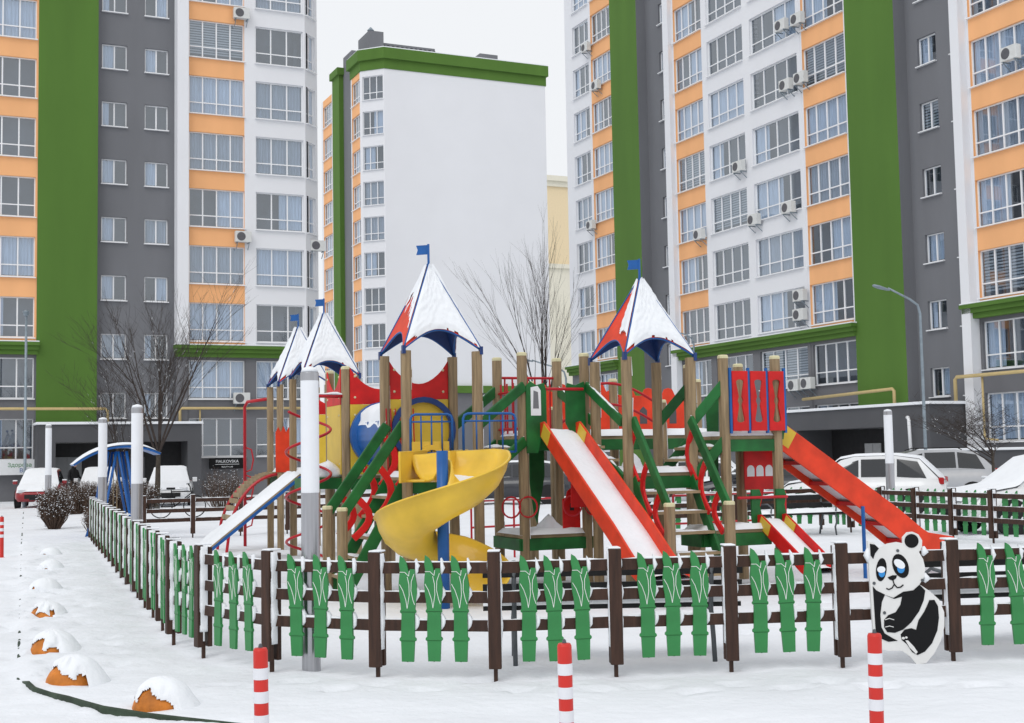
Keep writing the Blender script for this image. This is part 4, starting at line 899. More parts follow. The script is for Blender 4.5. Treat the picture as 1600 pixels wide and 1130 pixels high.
# straight slide
def slide(name, lab, top, dirv, side, run, z0, z1, wd, mt, hs=.16, snow=True, flat=.35, battens=False, chutem=STEEL, yellow=True, th=.03, below=.05):
    t = thing(name, top, lab, 'slide'); d = dirv.normalized(); s_ = side.normalized()
    prof = [(-.12, z0+.0), (0, z0)]+[(run*f_, z0+(z1-z0)*f_) for f_ in (.25, .5, .75)]+[(run*.93, z1+(z0-z1)*.05), (run, z1), (run+flat, z1-.02)]
    def up(i):
        a = Vector((prof[min(i+1, len(prof)-1)][0]-prof[max(i-1, 0)][0], prof[min(i+1, len(prof)-1)][1]-prof[max(i-1, 0)][1])); a.normalize(); return Vector((-a.y, a.x))
    for sg in (-.5, .5):
        m = MB(); rings = []
        for i, (x_, z_) in enumerate(prof):
            n_ = up(i); hh = hs*(1.0 if 0 < i < len(prof)-1 else .75); c = top+s_*(wd*sg)
            def pp(k, off): return Vector((c.x, c.y, 0))+d*(x_+n_.x*k)+ZZ*(z_+n_.y*k)+s_*off
            rings.append([pp(-below, -th/2), pp(hh, -th/2), pp(hh, th/2), pp(-below, th/2)])
        m.loft(rings); sp_ = m.build('side_panel', mt, t, bevel=.008)
        if yellow:
            for i_, f_ in ((1, .02),):
                n_ = up(2); c = top+s_*(wd*sg)+s_*(th*.7 if sg > 0 else -th*.7); q_ = [Vector((c.x, c.y, 0))+d*(x_+n_.x*k)+ZZ*(z0+(z1-z0)*x_/run+n_.y*k) for x_, k in ((.02, -.03), (.22, -.03), (.22, hs*.95), (.02, hs*.95))]
                m = MB(); m.loft([q_, [v-s_*th*1.4*(1 if sg > 0 else -1) for v in q_]]); m.build('joint_plate', YEL, sp_)
        m = MB(); 
        for f_ in (.3, .7, .9): m.lathe([(.014, 0), (.01, .008)], (0, 0, 0), 8)
    m = MB(); rings = []
    for i, (x_, z_) in enumerate(prof): c = top; rings.append([Vector((c.x, c.y, 0))+s_*(wd*k)+d*x_+ZZ*z_ for k in (-.48, .48)])
    m.loft(rings, False, False); m.build('chute', chutem, t, solid=.012)
    if battens:
        m = MB()
        for f_ in (.02, .2, .38, .56, .74, .9): c = Vector((top.x, top.y, 0))+d*(run*f_)+ZZ*(z0+(z1-z0)*f_-.05); m.beam(c-s_*wd*.49, c+s_*wd*.49, .09, .05)
        m.build('batten', RED, t)
    if snow:
        m = MB(); n_ = up(3); c = Vector((top.x, top.y, 0))
        ids = []
        for j in range(31):
            f_ = j/30; x_ = -.05+(run+flat)*f_
            for i in range(len(prof)-1):
                if prof[i][0] <= x_ <= prof[i+1][0]: k = (x_-prof[i][0])/(prof[i+1][0]-prof[i][0]); z_ = prof[i][1]*(1-k)+prof[i+1][1]*k
            row = []
            for i in range(9):
                u = i/8-.5; p_ = c+s_*(wd*.95*u)+d*x_; row.append(p_+ZZ*(z_+.012+.045*(1-abs(2*u)**4)*(1+.3*nz3(p_.x*6, p_.y*6, 2))))
            ids.append(m.ring(row))
        for a, b in zip(ids, ids[1:]):
            for q in range(8): m.f.append((a[q], a[q+1], b[q+1], b[q])); m.m.append(0)
        m.build('snow', SNOW, t, smooth=True)
    fin(t); return t
slide('straight_slide', 'wide straight slide with orange red sides and a snow covered chute below the green shields', Vector((cs_.x, cs_.y, 0))-V*.02+U*.03, -V, U, 2.55, ZC_+.02, .33, .50, ORED, .17)
fin(TC)
# T3 : roofed tower with stairs
c3 = at(982, 16.1); T3 = thing('play_tower', c3, 'roofed play tower with steep steps and green handrails beside the straight slide', 'play tower'); s3 = .9
q3 = [c3, c3+U*s3, c3+(U+V)*s3, c3+V*s3]
for p in q3: post(T3, p, 2.86, cap=False)
deck(T3, c3, s3, s3, Z1, .07); roof(T3, c3, s3, 2.88, 1.02, (1, 1, 1, 3))
stairs(T3, c3+U*.05-V*.05, q3[1]-U*.05-V*.05, -V, Z1, .88, 5)
link_rails(T3, qc[1]-V*.05, c3+V*.05-U*.05, ZC_+.05, Z1+.05); link_rails(T3, qc[2], q3[3], ZC_+.05, Z1+.05); link_steps(T3, qc[1], qc[2], q3[0], q3[3], ZC_, Z1)
pan(T3, 'red_rock_panel', q3[3]+V*.05-U*.35, U, [(0, 1.0), (.6, 1.0), (.62, 1.5), (.5, 1.62), (.38, 1.55), (.3, 1.68), (.15, 1.6), (.02, 1.66)], RED); snowheap(T3, q3[3]-U*.1+ZZ*1.55, .25, .22); snowheap(T3, q3[0]+U*.3+V*.5+ZZ*1.45, .15, .28); fin(T3)
# T4 : tower with hourglass panels, long slide
c4 = at(1134, 16.4); s4 = .76; Z4 = 1.87; T4 = thing('play_tower', c4, 'play tower with three red hourglass cut-out panels above the long red slide', 'play tower')
q4 = [c4, c4+U*s4, c4+U*s4+V*.88, c4+V*.88]
for i, p in enumerate(q4): post(T4, p, (2.84, 2.84, 2.80, 2.78)[i])
deck(T4, c4, s4, .88, Z4, .06)
def hourglass(o, ex, w_, z0, z1):
    # red panel with an hourglass hole, built as a ring of quads round the hole
    m = MB(); n = 32; inn = []; outp = []; zc = (z0+z1)/2; hz = (z1-z0)/2
    for k in range(n):
        t = 2*math.pi*k/n; y = math.sin(t)*.36*(z1-z0); yn = y/(.36*(z1-z0)); wq = w_*(.085+.21*abs(yn)**1.3+(.10 if abs(yn) < .16 else 0))*(1 if abs(yn) < .86 else math.sqrt(max(0, 1-((abs(yn)-.86)/.14)**2))*.95+.05)
        inn.append((w_/2+(wq if math.cos(t) >= 0 else -wq), zc+y))
        c_, s_ = math.cos(t), math.sin(t); kx = max(abs(c_), abs(s_)); outp.append((w_/2+c_/kx*w_/2, zc+s_/kx*hz))
    ex = Vector(ex); nn = ex.cross(ZZ); P = lambda a, off: Vector(o)+ex*a[0]+ZZ*a[1]+nn*off
    m.loft([[P(a, -.012) for a in inn], [P(a, .012) for a in inn], [P(a, .012) for a in outp], [P(a, -.012) for a in outp], [P(a, -.012) for a in inn]], False)
    return m
for k in range(3):
    o_ = c4-V*.075+U*(.075+.265*k); hourglass(o_, U, .225, Z4+.06, 2.68).build('hourglass_panel', RED, T4)
m = MB()
for k in range(4): m.beam(c4-V*.06+U*(.055+.265*k)+ZZ*1.9, c4-V*.06+U*(.055+.265*k)+ZZ*2.72, .035, .03, U)
m.build('panel_batten', BLUE, T4)
m = MB(); m.prism([(-.06, 1.3), (.06, 1.3), (.1, 2.4), (-.1, 2.4)], q4[2]-U*.42-V*.02, U, ZZ, .02); m.build('green_board', GREEN, T4)
# dark red castle wall below, with arches
def arches(t, o, ex, w_, z0, z1):
    n = 3; cell = w_/n; m = MB()
    pts = [(0, z0), (w_*.2, z0), (w_*.36, z1-.65), (w_*.64, z1-.65), (w_*.8, z0), (w_, z0), (w_, z1), (0, z1)]
    m.prism([(0, z1-.62), (w_, z1-.62), (w_, z1), (0, z1)], o, ex, ZZ, .02); m.prism([(w_*.22, z0), (w_*.34, z0), (w_*.62, z1-.62), (w_*.2, z1-.62)], o, ex, ZZ, .02)
    ob = m.build('castle_panel', RED, t)
    for k in range(3):
        a = w_*(.2+.3*k); q_ = MB(); q_.prism([(a-.055, z1-.45), (a+.055, z1-.45), (a+.055, z1-.36)]+[(a+.055*math.cos(t_), z1-.36+.055*math.sin(t_)) for t_ in [math.pi*i/8 for i in range(1, 8)]]+[(a-.055, z1-.36)], Vector(o)-V*.003, ex, ZZ, .004); q_.build('arch_opening', SNOW, ob)
arches(T4, at(1163, 17.05), U, .46, .72, 1.80)
# small slide platform in front
cS = c4+U*.32-V*.14
deck(T4, c4-U*.5-V*.25, .95, .5, .72, .06)
for k, dx in enumerate((.0, .36)): pan(T4, 'shield_panel', cS+U*(dx-.05), U, [(.02, .72), (.13, .72), (.15, .85), (.12, 1.0), (.15, 1.12), (.12, 1.2), (.0, 1.2), (0, .85)], GREEN, .03)
m = MB(); m.tube([cS-U*.25+ZZ*1.1, cS+U*.46-V*.02+ZZ*1.1], .018, 8); m.build('grab_bar', REDM, T4)
link_rails(T4, q3[1]-V*.02, c4-V*.02, Z1+.05, Z4+.08); link_rails(T4, q3[2], q4[3], Z1+.05, Z4+.08); link_steps(T4, q3[1], q3[2], c4, q4[3], Z1, Z4); fin(T4)
slide('small_slide', 'short low slide with red sides below the hourglass panels', Vector((cS.x, cS.y, 0))+U*.22-V*.02, -V, U, .95, .78, .26, .36, RED, .12, flat=.2)
shE = q4[1]+V*.42+U*.06
LS = slide('long_slide', 'long orange red slide seen from below with a flat run-out end', Vector((shE.x, shE.y, 0)), U, V, 2.35, Z4+.0, .33, .5, ORED, .22, snow=True, flat=.45, battens=True, chutem=mat('white_chute', (.62, .62, .65), .4, .04), below=.10)
m = MB(); pb = Vector((shE.x, shE.y, 0))+U*1.32-V*.28; m.tube([pb-ZZ*.1, pb+ZZ*.93], .025, 8); o = m.build('support_pole', BLUE, LS); o.matrix_parent_inverse = Matrix.Translation(-LS.location)
m = MB(); m.prism([(0, Z4-.05), (.13, Z4-.05), (.2, Z4+.35), (.14, Z4+.62), (.2, Z4+.75), (.05, Z4+.82), (0, Z4+.7)], shE-V*.28, U, ZZ, .03); o = m.build('shield_panel', GREEN, LS); o.matrix_parent_inverse = Matrix.Translation(-LS.location)
m = MB(); m.prism([(-.02, Z4+.3), (.15, Z4+.3), (.2, Z4+.75), (.05, Z4+.84), (-.03, Z4+.72)], shE-V*.285, U, ZZ, .05); o = m.build('snow', SNOW, LS, bevel=.02); o.matrix_parent_inverse = Matrix.Translation(-LS.location)
# castle bridge behind
b0_ = qc[2]+U*.1+V*.35; BR = thing('play_bridge', b0_, 'play bridge with orange red castle walls and arched red handrails behind the roofed tower', 'bridge'); bl_ = 2.75
deck(BR, b0_, bl_, .75, 1.93, .09)
def castle(o, w_, z0, z1, n):
    pts = [(0, z0), (w_, z0), (w_, z1-.1)]
    for k in range(n):
        x1 = w_*(1-k/n); x0 = w_*(1-(k+1)/n); wd_ = (x1-x0)
        pts += [(x1-wd_*.15, z1-.12), (x1-wd_*.3, z1-.02), (x1-wd_*.5, z1), (x1-wd_*.7, z1-.02), (x1-wd_*.85, z1-.12)]
    pts += [(0, z1-.1)]
    return pts
for k, (o_, w_) in enumerate(((b0_+V*.78+U*.0, 1.25), (b0_+V*.78+U*1.4, 1.35))):
    c_ = pan(BR, 'castle_wall', o_, U, castle(o_, w_, 1.98, 2.66 if k else 2.72, 4), ORED); m = MB()
    m.prism([(.35, 2.12), (.47, 2.12), (.47, 2.32), (.41, 2.38), (.35, 2.32)], o_-V*.004, U, ZZ, .003); m.prism([(.85, 2.12), (.97, 2.12), (.97, 2.32), (.91, 2.38), (.85, 2.32)], o_-V*.004, U, ZZ, .003); m.build('castle_window', GREYD, c_)
for vv in (0,):
    for dz in (0, -.30):
        m = MB(); m.tube([b0_+U*(bl_*i/16*.62)+V*.02+ZZ*(2.35+dz+.33*math.sin(math.pi*i/16)) for i in range(17)], .02, 8); m.build('arched_handrail', REDM, BR, smooth=True)
for x_, v_, z_ in ((.0, .8, 2.7), (1.32, .8, 2.75), (2.75, .8, 2.75), (0, 0, 2.3), (1.7, 0, 2.4), (2.75, 0, 2.4)): post(BR, b0_+U*x_+V*v_, z_)
fin(BR)
# low red railings and a see-saw deck behind, seen through the structure
def low_rail(p, q, h, lab):
    t = thing('low_railing', p, lab, 'railing'); m = MB()
    for z in (h, h*.55): m.tube([p+ZZ*z, q+ZZ*z], .018, 6)
    n = max(2, int((q-p).length/.8))
    for k in range(n+1): m.tube([p.lerp(q, k/n)-ZZ*.1, p.lerp(q, k/n)+ZZ*h], .018, 6)
    m.build('rails', REDM, t); m = MB(); snow_line(m, p+ZZ*(h+.012), q+ZZ*(h+.012), .035, .03, 1); m.build('snow', SNOW, t, smooth=True); fin(t)
low_rail(at(735, 21.5), at(865, 22.5), .95, 'low red steel railing behind the central platform'); low_rail(at(1050, 21), at(1225, 22), 1.0, 'low red steel railing behind the red castle wall panel under the tower')
# ------------------------------------------------------------------ benches
def bench(p, d, lab, L=2.0, back=1):
    t = thing('park_bench', p, lab, 'bench'); d = d.normalized(); nn = Vector((d.y, -d.x, 0))*back
    for k in range(3): m = MB(); m.beam(p+nn*(-.06-.14*k)+ZZ*.43, p+d*L+nn*(-.06-.14*k)+ZZ*.43, .10, .035); m.build('seat_slat', BLACKW, t)
    for k in range(2): m = MB(); m.beam(p+nn*(.05+.04*k)+ZZ*(.58+.16*k), p+d*L+nn*(.05+.04*k)+ZZ*(.58+.16*k), .03, .105); m.build('back_slat', BLACKW, t)
    for f_ in (.12, .88):
        c = p+d*(L*f_); m = MB()
        m.tube([c+nn*.12+ZZ*.82, c+nn*.04+ZZ*.5, c+nn*.02+ZZ*.4, c+nn*.10+ZZ*.2, c+nn*.16-ZZ*.05], .02, 6); m.tube([c+nn*.02+ZZ*.40, c-nn*.4+ZZ*.40, c-nn*.46+ZZ*.3, c-nn*.38+ZZ*.15, c-nn*.42-ZZ*.05], .02, 6)
        m.tube([c-nn*.4+ZZ*.41, c-nn*.44+ZZ*.58, c-nn*.3+ZZ*.64, c+nn*.05+ZZ*.62], .016, 6); m.build('iron_leg', IRON, t, smooth=True)
    m = MB(); snow_quad(m, p-nn*.43+ZZ*.45, p+d*L-nn*.43+ZZ*.45, p+d*L-nn*.0+ZZ*.45, p+ZZ*.45, .07, nu=24, nv=6, edge=.12); snow_line(m, p+nn*.09+ZZ*.79, p+d*L+nn*.09+ZZ*.79, .05, .04, 4); m.build('snow', SNOW, t, smooth=True); fin(t)
fd = (front[6]-front[4]).normalized()
bench(Vector((-.27, 10.75, 0)), Vector((1, .02, 0)), 'black slatted park bench with iron legs just behind the middle of the front fence', 2.1)
bench(Vector((3.35, 11.0, 0)), Vector((1, .12, 0)), 'black slatted park bench with iron legs behind the panda board', 2.0)
bb = at(1228, 26.5); bench(bb-U*.9, U, 'black slatted park bench standing by the far fence under the long slide', 2.0, -1)
# ------------------------------------------------------------------ swing seat
sw = at(180, 30.5); SW = thing('swing_seat', sw, 'blue framed swing seat with an arched snow covered canopy', 'swing seat')
m = MB()
for vv in (-.5, .5):
    c = sw+V*vv
    for sx in (-1, 1):
        m.tube([c+U*(.62*sx)-ZZ*.1, c+U*(.42*sx)+ZZ*.5, c+U*(.20*sx)+ZZ*1.95], .035, 8); m.tube([c+U*(.38*sx)-ZZ*.1, c+U*(.28*sx)+ZZ*.5, c+U*(.02*sx)+ZZ*1.95], .03, 8)
m.build('frame', BLUE, SW, smooth=True)
m = MB(); rings = [[sw+U*x_+V*vv+ZZ*(2.05-.28*(x_/.95)**2+.12*x_) for x_ in [-.95+1.9*i/12 for i in range(13)]] for vv in (-.62, .62)]; m.loft(rings, False, False); m.build('canopy', BLUE, SW, solid=.05)
m = MB(); ids = []
for j in range(7):
    vv = -.64+1.28*j/6; ids.append(m.ring([sw+U*x_+V*vv+ZZ*(2.08-.28*(x_/.95)**2+.12*x_+.07*(1-abs(x_/.97)**4)*(1 if 0 < j < 6 else .2)) for x_ in [-.97+1.94*i/14 for i in range(15)]]))
for a, b in zip(ids, ids[1:]):
    for q in range(14): m.f.append((a[q], a[q+1], b[q+1], b[q])); m.m.append(0)
m.build('snow', SNOW, SW, smooth=True); m = MB(); m.beam(sw-V*.5+ZZ*.5, sw+V*.5+ZZ*.5, .45, .05); m.tube([sw-V*.45+ZZ*.5, sw-V*.45+ZZ*1.9], .01, 5); m.tube([sw+V*.45+ZZ*.5, sw+V*.45+ZZ*1.9], .01, 5); m.build('seat', WOODH, SW); fin(SW)
# ------------------------------------------------------------------ vegetation
def bare_tree(base, H_, spread, seed, lab, r0=.09, fork=.25, snow=True, depth=5, name='bare_tree', lift=.0):
    R_ = random.Random(seed); t = thing(name, base, lab, 'tree'); tr = MB(); br = MB(); sn = MB()
    def grow(p, d, L, r, lev):
        n = 4; pts = [p]; q = p
        for i in range(n):
            d = (d+Vector((R_.uniform(-1, 1), R_.uniform(-1, 1), R_.uniform(-.3, .6)))*(.10 if lev else .04)).normalized(); q = q+d*(L/n); pts.append(q)
        rr = [r*(1-.4*i/n) for i in range(n+1)]; (tr if lev == 0 else br).tube(pts, rr, 7 if lev < 2 else 4, False)
        if snow and 1 <= lev < 4 and R_.random() < .5:
            for a, b, r_ in zip(pts, pts[1:], rr):
                if R_.random() < .4: e_ = a.lerp(b, R_.uniform(.3, .8)); sn.tube([a+ZZ*r_*.8, (a+e_)/2+ZZ*(r_+.002), e_+ZZ*r_*.8], [r_*.3, r_*.7+.003, r_*.3], 4, False)
        if lev < depth:
            k = {0: 7, 1: 4, 2: 3, 3: 3, 4: 1}.get(lev, 1)
            for j in range(k):
                f_ = R_.uniform(.35, 1.0) if lev else R_.uniform(.72, 1.0); b = pts[0].lerp(pts[-1], f_) if lev == 0 else pts[min(n, max(1, round(f_*n)))]
                az = R_.uniform(0, 6.283); el = R_.uniform(.35, .95) if lev else R_.uniform(.5, 1.1)
                nd = (d*math.sin(el)*1.0+Vector((math.cos(az), math.sin(az), .15)).normalized()*math.cos(el)*spread).normalized()
                grow(b, nd, L*R_.uniform(.5, .75) if lev else (H_-L)*R_.uniform(.45, .62), max(.0038, rr[-1]*R_.uniform(.5, .7)), lev+1)
            if lev: grow(pts[-1], d, L*.6, rr[-1]*.8, lev+1)
    grow(Vector((base.x, base.y, -.1)), ZZ, H_*fork, r0, 0)
    tr.build('trunk', BARK, t, smooth=True); br.build('crown', TWIG, t, smooth=True)
    if snow and sn.v: sn.build('snow', SNOW, t, smooth=True)
    fin(t)
bare_tree(at(245, 46), 7.4, .40, 5, 'bare tree with snow on its branches before the dark porch with the grey door', .12, .30)
bare_tree(at(195, 49), 5.4, .40, 11, 'slimmer bare tree with snowy twigs behind the swing seat', .07, .3)
bare_tree(at(850, 52), 9.8, .17, 23, 'tall thin bare tree in front of the blank white wall', .11, .4, snow=False, depth=4)
gt = at(1553, 34); bare_tree(gt, 3.6, 1.5, 31, 'small round headed bare tree in front of the plinth of the right block', .055, .48)
BUSHM = mat('bush_twigs', (.095, .062, .045), .9, .35)
def bush(p, rx, ry, h, n, lab, seed, name='bush', fl=.35):
    R_ = random.Random(seed); t = thing(name, p, lab, 'bush'); tw = MB(); sn = MB()
    for i in range(n):
        a = R_.uniform(0, 6.283); q = math.sqrt(R_.random()); x, y = rx*q*math.cos(a), ry*q*math.sin(a); b = Vector((p.x+x*fl, p.y+y*fl, 0)); tip = Vector((p.x+x, p.y+y, h*R_.uniform(.55, 1.0)*(1-.25*q**3)))
        mid = b.lerp(tip, .5)+Vector((R_.uniform(-.1, .1), R_.uniform(-.1, .1), 0)); tw.tube([b, mid, tip], [.008, .006, .003], 3, False)
        for j in range(5):
            s_ = mid.lerp(tip, R_.random()); e_ = s_+Vector((R_.uniform(-1, 1), R_.uniform(-1, 1), R_.uniform(-.1, 1)))*.14; tw.tube([s_, e_], [.005, .002], 3, False)
            if R_.random() < .42: c = e_; k = R_.uniform(.007, .016); sn.box(c, (k*1.4, k*1.4, k), Matrix.Rotation(R_.uniform(0, 3), 3, 'Z'))
    tw.build('twigs', BUSHM, t); sn.build('snow', SNOW, t)['kind'] = 'stuff'; fin(t)
bp = G2(76, 828); bush(Vector((bp.x, bp.y+.4, 0)), .42, .42, 1.08, 1000, 'clipped dark bare bush dusted with snow, standing alone on the lawn', 1)
for i, (px, d, r) in enumerate(((125, 45, 1.0), (165, 45.5, 1.0), (205, 46, 1.0), (150, 33, .25))): bush(at(px, d), r, .5, 1.15 if i < 3 else .7, 520 if i < 3 else 120, ['snowy bare hedge section behind the clipped bush', 'snowy bare hedge section behind the light column', 'snowy bare hedge section behind the swing seat', 'small snowy bare shrub next to the side fence'][i], 40+i, 'hedge' if i < 3 else 'bush', .8)
bush(at(1503, 44), .55, .5, 1.2, 400, 'snow dusted bare shrub beside the silver car', 77, fl=.6); bush(at(350, 46), .8, .5, 1.5, 160, 'sparse snowy shrub with dry seed heads beneath the black shop sign', 78, fl=.5)
# ------------------------------------------------------------------ cars
def car(p, rz, mt, lab, L=4.3, W=1.75, H_=1.48, suv=False, snow=1, rear=False, hatch=True):
    t = thing('parked_car', p, lab, 'car', rz=rz); h2 = W/2
    # x forward; body sections (x, zlow, zshoulder, halfwidth)
    xs_ = [-L/2, -L/2+.12, -L*.36, -L*.15, L*.12, L*.28, L*.42, L/2-.08, L/2]; zs_ = [.80, .93, .96, .95, .93, .90, .80, .66, .55] if not suv else [.92, 1.05, 1.08, 1.07, 1.05, 1.02, .95, .82, .65]; ws_ = [.80, .93, 1, 1, 1, .99, .96, .85, .7]; zl = [.42, .28, .24, .22, .22, .22, .24, .28, .40]
    def sec_(x, z0, z1, hw): return [Vector((x, sy*hw*k, z0+(z1-z0)*f_)) for sy, k, f_ in ((-1, .86, 0), (-1, .99, .25), (-1, 1.0, .6), (-1, .93, .95), (-1, .80, 1.0), (1, .80, 1.0), (1, .93, .95), (1, 1.0, .6), (1, .99, .25), (1, .86, 0))]
    m = MB(); m.loft([sec_(x, a, b, h2*k) for x, a, b, k in zip(xs_, zl, zs_, ws_)]); m.build('body', mt, t, smooth=True)
    zb = (.93 if not suv else 1.05)-.02; back = -L*.47 if hatch else -L*.30
    cx = [(-L*.47 if hatch else -L*.36, zb, .86), (-L*.36 if hatch else -L*.22, H_-.10, .70), (-L*.22 if hatch else -L*.1, H_, .69), (L*.02, H_-.01, .69), (L*.10, H_-.10, .70), (L*.27, zb-.02, .84)]
    def cab(o, zo): return [[Vector((x, -h2*k-o, zb-.05)), Vector((x, -h2*(k if i in (0, 5) else .70)-o, z+zo)), Vector((x, h2*(k if i in (0, 5) else .70)+o, z+zo)), Vector((x, h2*k+o, zb-.05))] for i, (x, z, k) in enumerate([(a, b, .88 if j not in (0, 5) else .84) for j, (a, b, c) in enumerate(cx)])]
    m = MB(); m.loft(cab(0, 0)); m.build('cabin', mt, t)
    # glass: side panes on the sloping cabin sides, windscreen and rear window
    def side(sy, xa, xb, f0=.18, f1=.88):
        def S(x, f_):
            for (x0, z0, _), (x1, z1, _) in zip(cx, cx[1:]):
                if x0 <= x <= x1: k = (x-x0)/(x1-x0); zt = z0+(z1-z0)*k
            kb = .88; y = h2*(kb+(.70-kb)*f_)+.008; return Vector((x, sy*y, zb-.05+(zt-zb+.05)*f_))
        m = MB(); q_ = [S(xa, f0), S(xb, f0), S(xb-(.18 if xb > 0 else 0), f1), S(xa+(.22 if xa < -L*.3 else .0), f1)]; m.loft([q_, [v+Vector((0, sy*.004, 0)) for v in q_]]); m.build('side_window', CARGL, t)
    for sy in (-1, 1): side(sy, -L*.40 if hatch else -L*.30, -L*.23 if hatch else -L*.16); side(sy, -L*.215 if hatch else -L*.145, -L*.02); side(sy, -L*.005, L*.19, f1=.86)
    def pane4(nm, a, b, s0, s1):
        m = MB(); (xa, za), (xb, zb_) = a, b; nrm = Vector((zb_-za, 0, xa-xb)).normalized()*(.01 if (zb_-za)*1 > 0 else .01); nrm = nrm if nrm.z > 0 else -nrm
        q_ = [Vector((xa, -h2*s0, za)), Vector((xa, h2*s0, za)), Vector((xb, h2*s1, zb_)), Vector((xb, -h2*s1, zb_))]; m.loft([q_, [v+nrm for v in q_]]); m.build(nm, CARGL, t)
    pane4('windscreen', (L*.255, zb+.03), (L*.115, H_-.12), .76, .64); pane4('rear_window', (cx[0][0]+.03, zb+.10), (cx[1][0]-.02, H_-.15), .74, .62)
    for x in (-L*.31, L*.31):
        for sy in (-1, 1):
            m = MB(); m.lathe([(.2, -.1), (.31, -.1), (.32, -.06), (.32, .06), (.31, .1), (.2, .1)], (0, 0, 0), 20); o = m.build('tyre', TYRE, t); o.location = (x, sy*(h2-.10), .31); o.rotation_euler[0] = math.pi/2
            m = MB(); m.lathe([(.2, -.07), (.05, -.09), (.01, -.09)] if sy > 0 else [(.01, .09), (.05, .09), (.2, .07)], (0, 0, 0), 12); r_ = m.build('rim', CARS, o)
            m = MB(); m.lathe([(.36, -.02), (.36, .02), (.30, .03)], (0, 0, 0), 20); o = m.build('wheel_arch', TYRE, t); o.location = (x, sy*(h2-.012), .33); o.rotation_euler[0] = math.pi/2
    for sy in (-1, 1):
        m = MB(); m.box((L/2-.12, sy*h2*.62, .66), (.16, .32, .13), Matrix.Rotation(-sy*.35, 3, 'Z')); m.build('headlight', LIGHTW, t, bevel=.03)
        m = MB(); m.box((-L/2+.10, sy*h2*.76, .86 if not suv else .98), (.14, .22, .18), Matrix.Rotation(sy*.3, 3, 'Z')); m.build('tail_light', LIGHTR, t, bevel=.03)
        m = MB(); m.box((L*.19, sy*(h2+.07), zb+.08), (.12, .18, .13)); mr = m.build('mirror', mt, t, bevel=.03); m = MB(); m.box((L*.19, sy*(h2+.07), zb+.165), (.12, .18, .05)); m.build('snow', SNOW, mr, bevel=.02)
    m = MB(); m.box((L/2-.0, 0, .45), (.06, .9, .16)); m.box((L/2+.015, 0, .36), (.03, .52, .11)); m.build('grille', TYRE, t, bevel=.01); m = MB(); m.box((-L/2-.005, 0, .55), (.03, .52, .11)); m.build('number_plate', SIGNW, t)
    if suv:
        m = MB()
        for sy in (-1, 1): m.tube([(-L*.33, sy*h2*.6, H_-.02), (-L*.3, sy*h2*.6, H_+.05), (0, sy*h2*.6, H_+.05), (L*.05, sy*h2*.6, H_-.01)], .016, 6)
        m.build('roof_rack', TYRE, t)
    if not snow: return t
    # snow blanket over bonnet, screens and roof
    m = MB(); pr = [(L/2-.03, .60 if not suv else .72), (L*.42, .83 if not suv else .97), (L*.28, zb+.01), (L*.255, zb+.05), (L*.11, H_-.07), (L*.02, H_), (-L*.1, H_+.01), (cx[2][0], H_+.01), (cx[1][0], H_-.08)]
    if snow > 1: pr += [(cx[0][0]+.0, zb+.05), (-L/2+.06, zb-.06)]
    ids = []
    for x, z in pr:
        hw = h2*(.70 if z > zb+.15 else .86); k = .05 if z > zb else .04
        ids.append([Vector((x, hw*(-1+2*i/10), z+k*(1-abs(-1+2*i/10)**6)*(1+.25*nz3(x*3, i*.7, p.x))+.012*(0 if i in (0, 10) else 1))) for i in range(11)])
    m.loft(ids, False, False); m.build('snow', SNOW, t, smooth=True)
    return t
def facing(a): return math.radians(a)
rc = at(66, 54); car(rc, math.radians(-76), CARR, 'red car with a snow covered windscreen parked in front of the white shop sign', 4.2, 1.75, 1.5)
car(at(156, 57), math.radians(-74), CARW, 'snow covered pale car parked before the grey entrance door, half hidden by the hedge', 4.3, 1.75, 1.5); car(at(266, 53), math.radians(-77), CARW, 'snow covered car parked behind the bare tree and the bicycle', 4.4, 1.8, 1.5)
car(at(1345, 35), math.radians(158), CARW, 'white hatchback buried in snow with red tail lights behind the far fence', 4.3, 1.78, 1.52, snow=2); car(at(1432, 40.5), math.radians(176), CARS, 'silver estate car with roof rails and dark side windows', 4.6, 1.8, 1.66, suv=True, snow=0)
car(at(1640, 26.2), math.radians(190), CARW, 'pale car with a snowy bonnet beside the far picket fence and the round headed tree', 4.4, 1.8, 1.5); car(at(1060, 41), math.radians(165), CARW, 'snow covered car seen between the stairs and the posts of the play towers', 4.3, 1.75, 1.5, snow=2); car(at(1190, 39), math.radians(170), CARD, 'dark car with snow on its roof behind the castle panel of the play tower', 4.3, 1.75, 1.5, snow=2); car(at(800, 47), math.radians(175), CARD, 'dark snow topped car far behind the spiral slide', 4.3, 1.75, 1.48, snow=2)
# bicycle by the left fence
bk = at(278, 40); BK = thing('bicycle', bk, 'dark bicycle parked behind the back rail fence', 'bicycle')
for x_ in (-.5, .5):
    m = MB(); m.tube([bk+U*(x_+.33*math.cos(t))+ZZ*(.35+.33*math.sin(t)) for t in [2*math.pi*i/24 for i in range(25)]], .018, 6); w_ = m.build('wheel', TYRE, BK)
    m = MB()
    for i in range(8): t = 2*math.pi*i/8; m.tube([bk+U*x_+ZZ*.35, bk+U*(x_+.32*math.cos(t))+ZZ*(.35+.32*math.sin(t))], .003, 3)
    m.build('spokes', GALV, w_)
m = MB(); P_ = lambda x, z: bk+U*x+ZZ*z
for a, b in (((-.5, .35), (-.1, .35)), ((-.1, .35), (-.2, .85)), ((-.2, .8), (.38, .8)), ((-.1, .35), (.4, .75)), ((-.5, .35), (-.19, .75)), ((.5, .35), (.36, .95)), ((.36, .95), (.30, 1.02))): m.tube([P_(*a), P_(*b)], .018, 6)
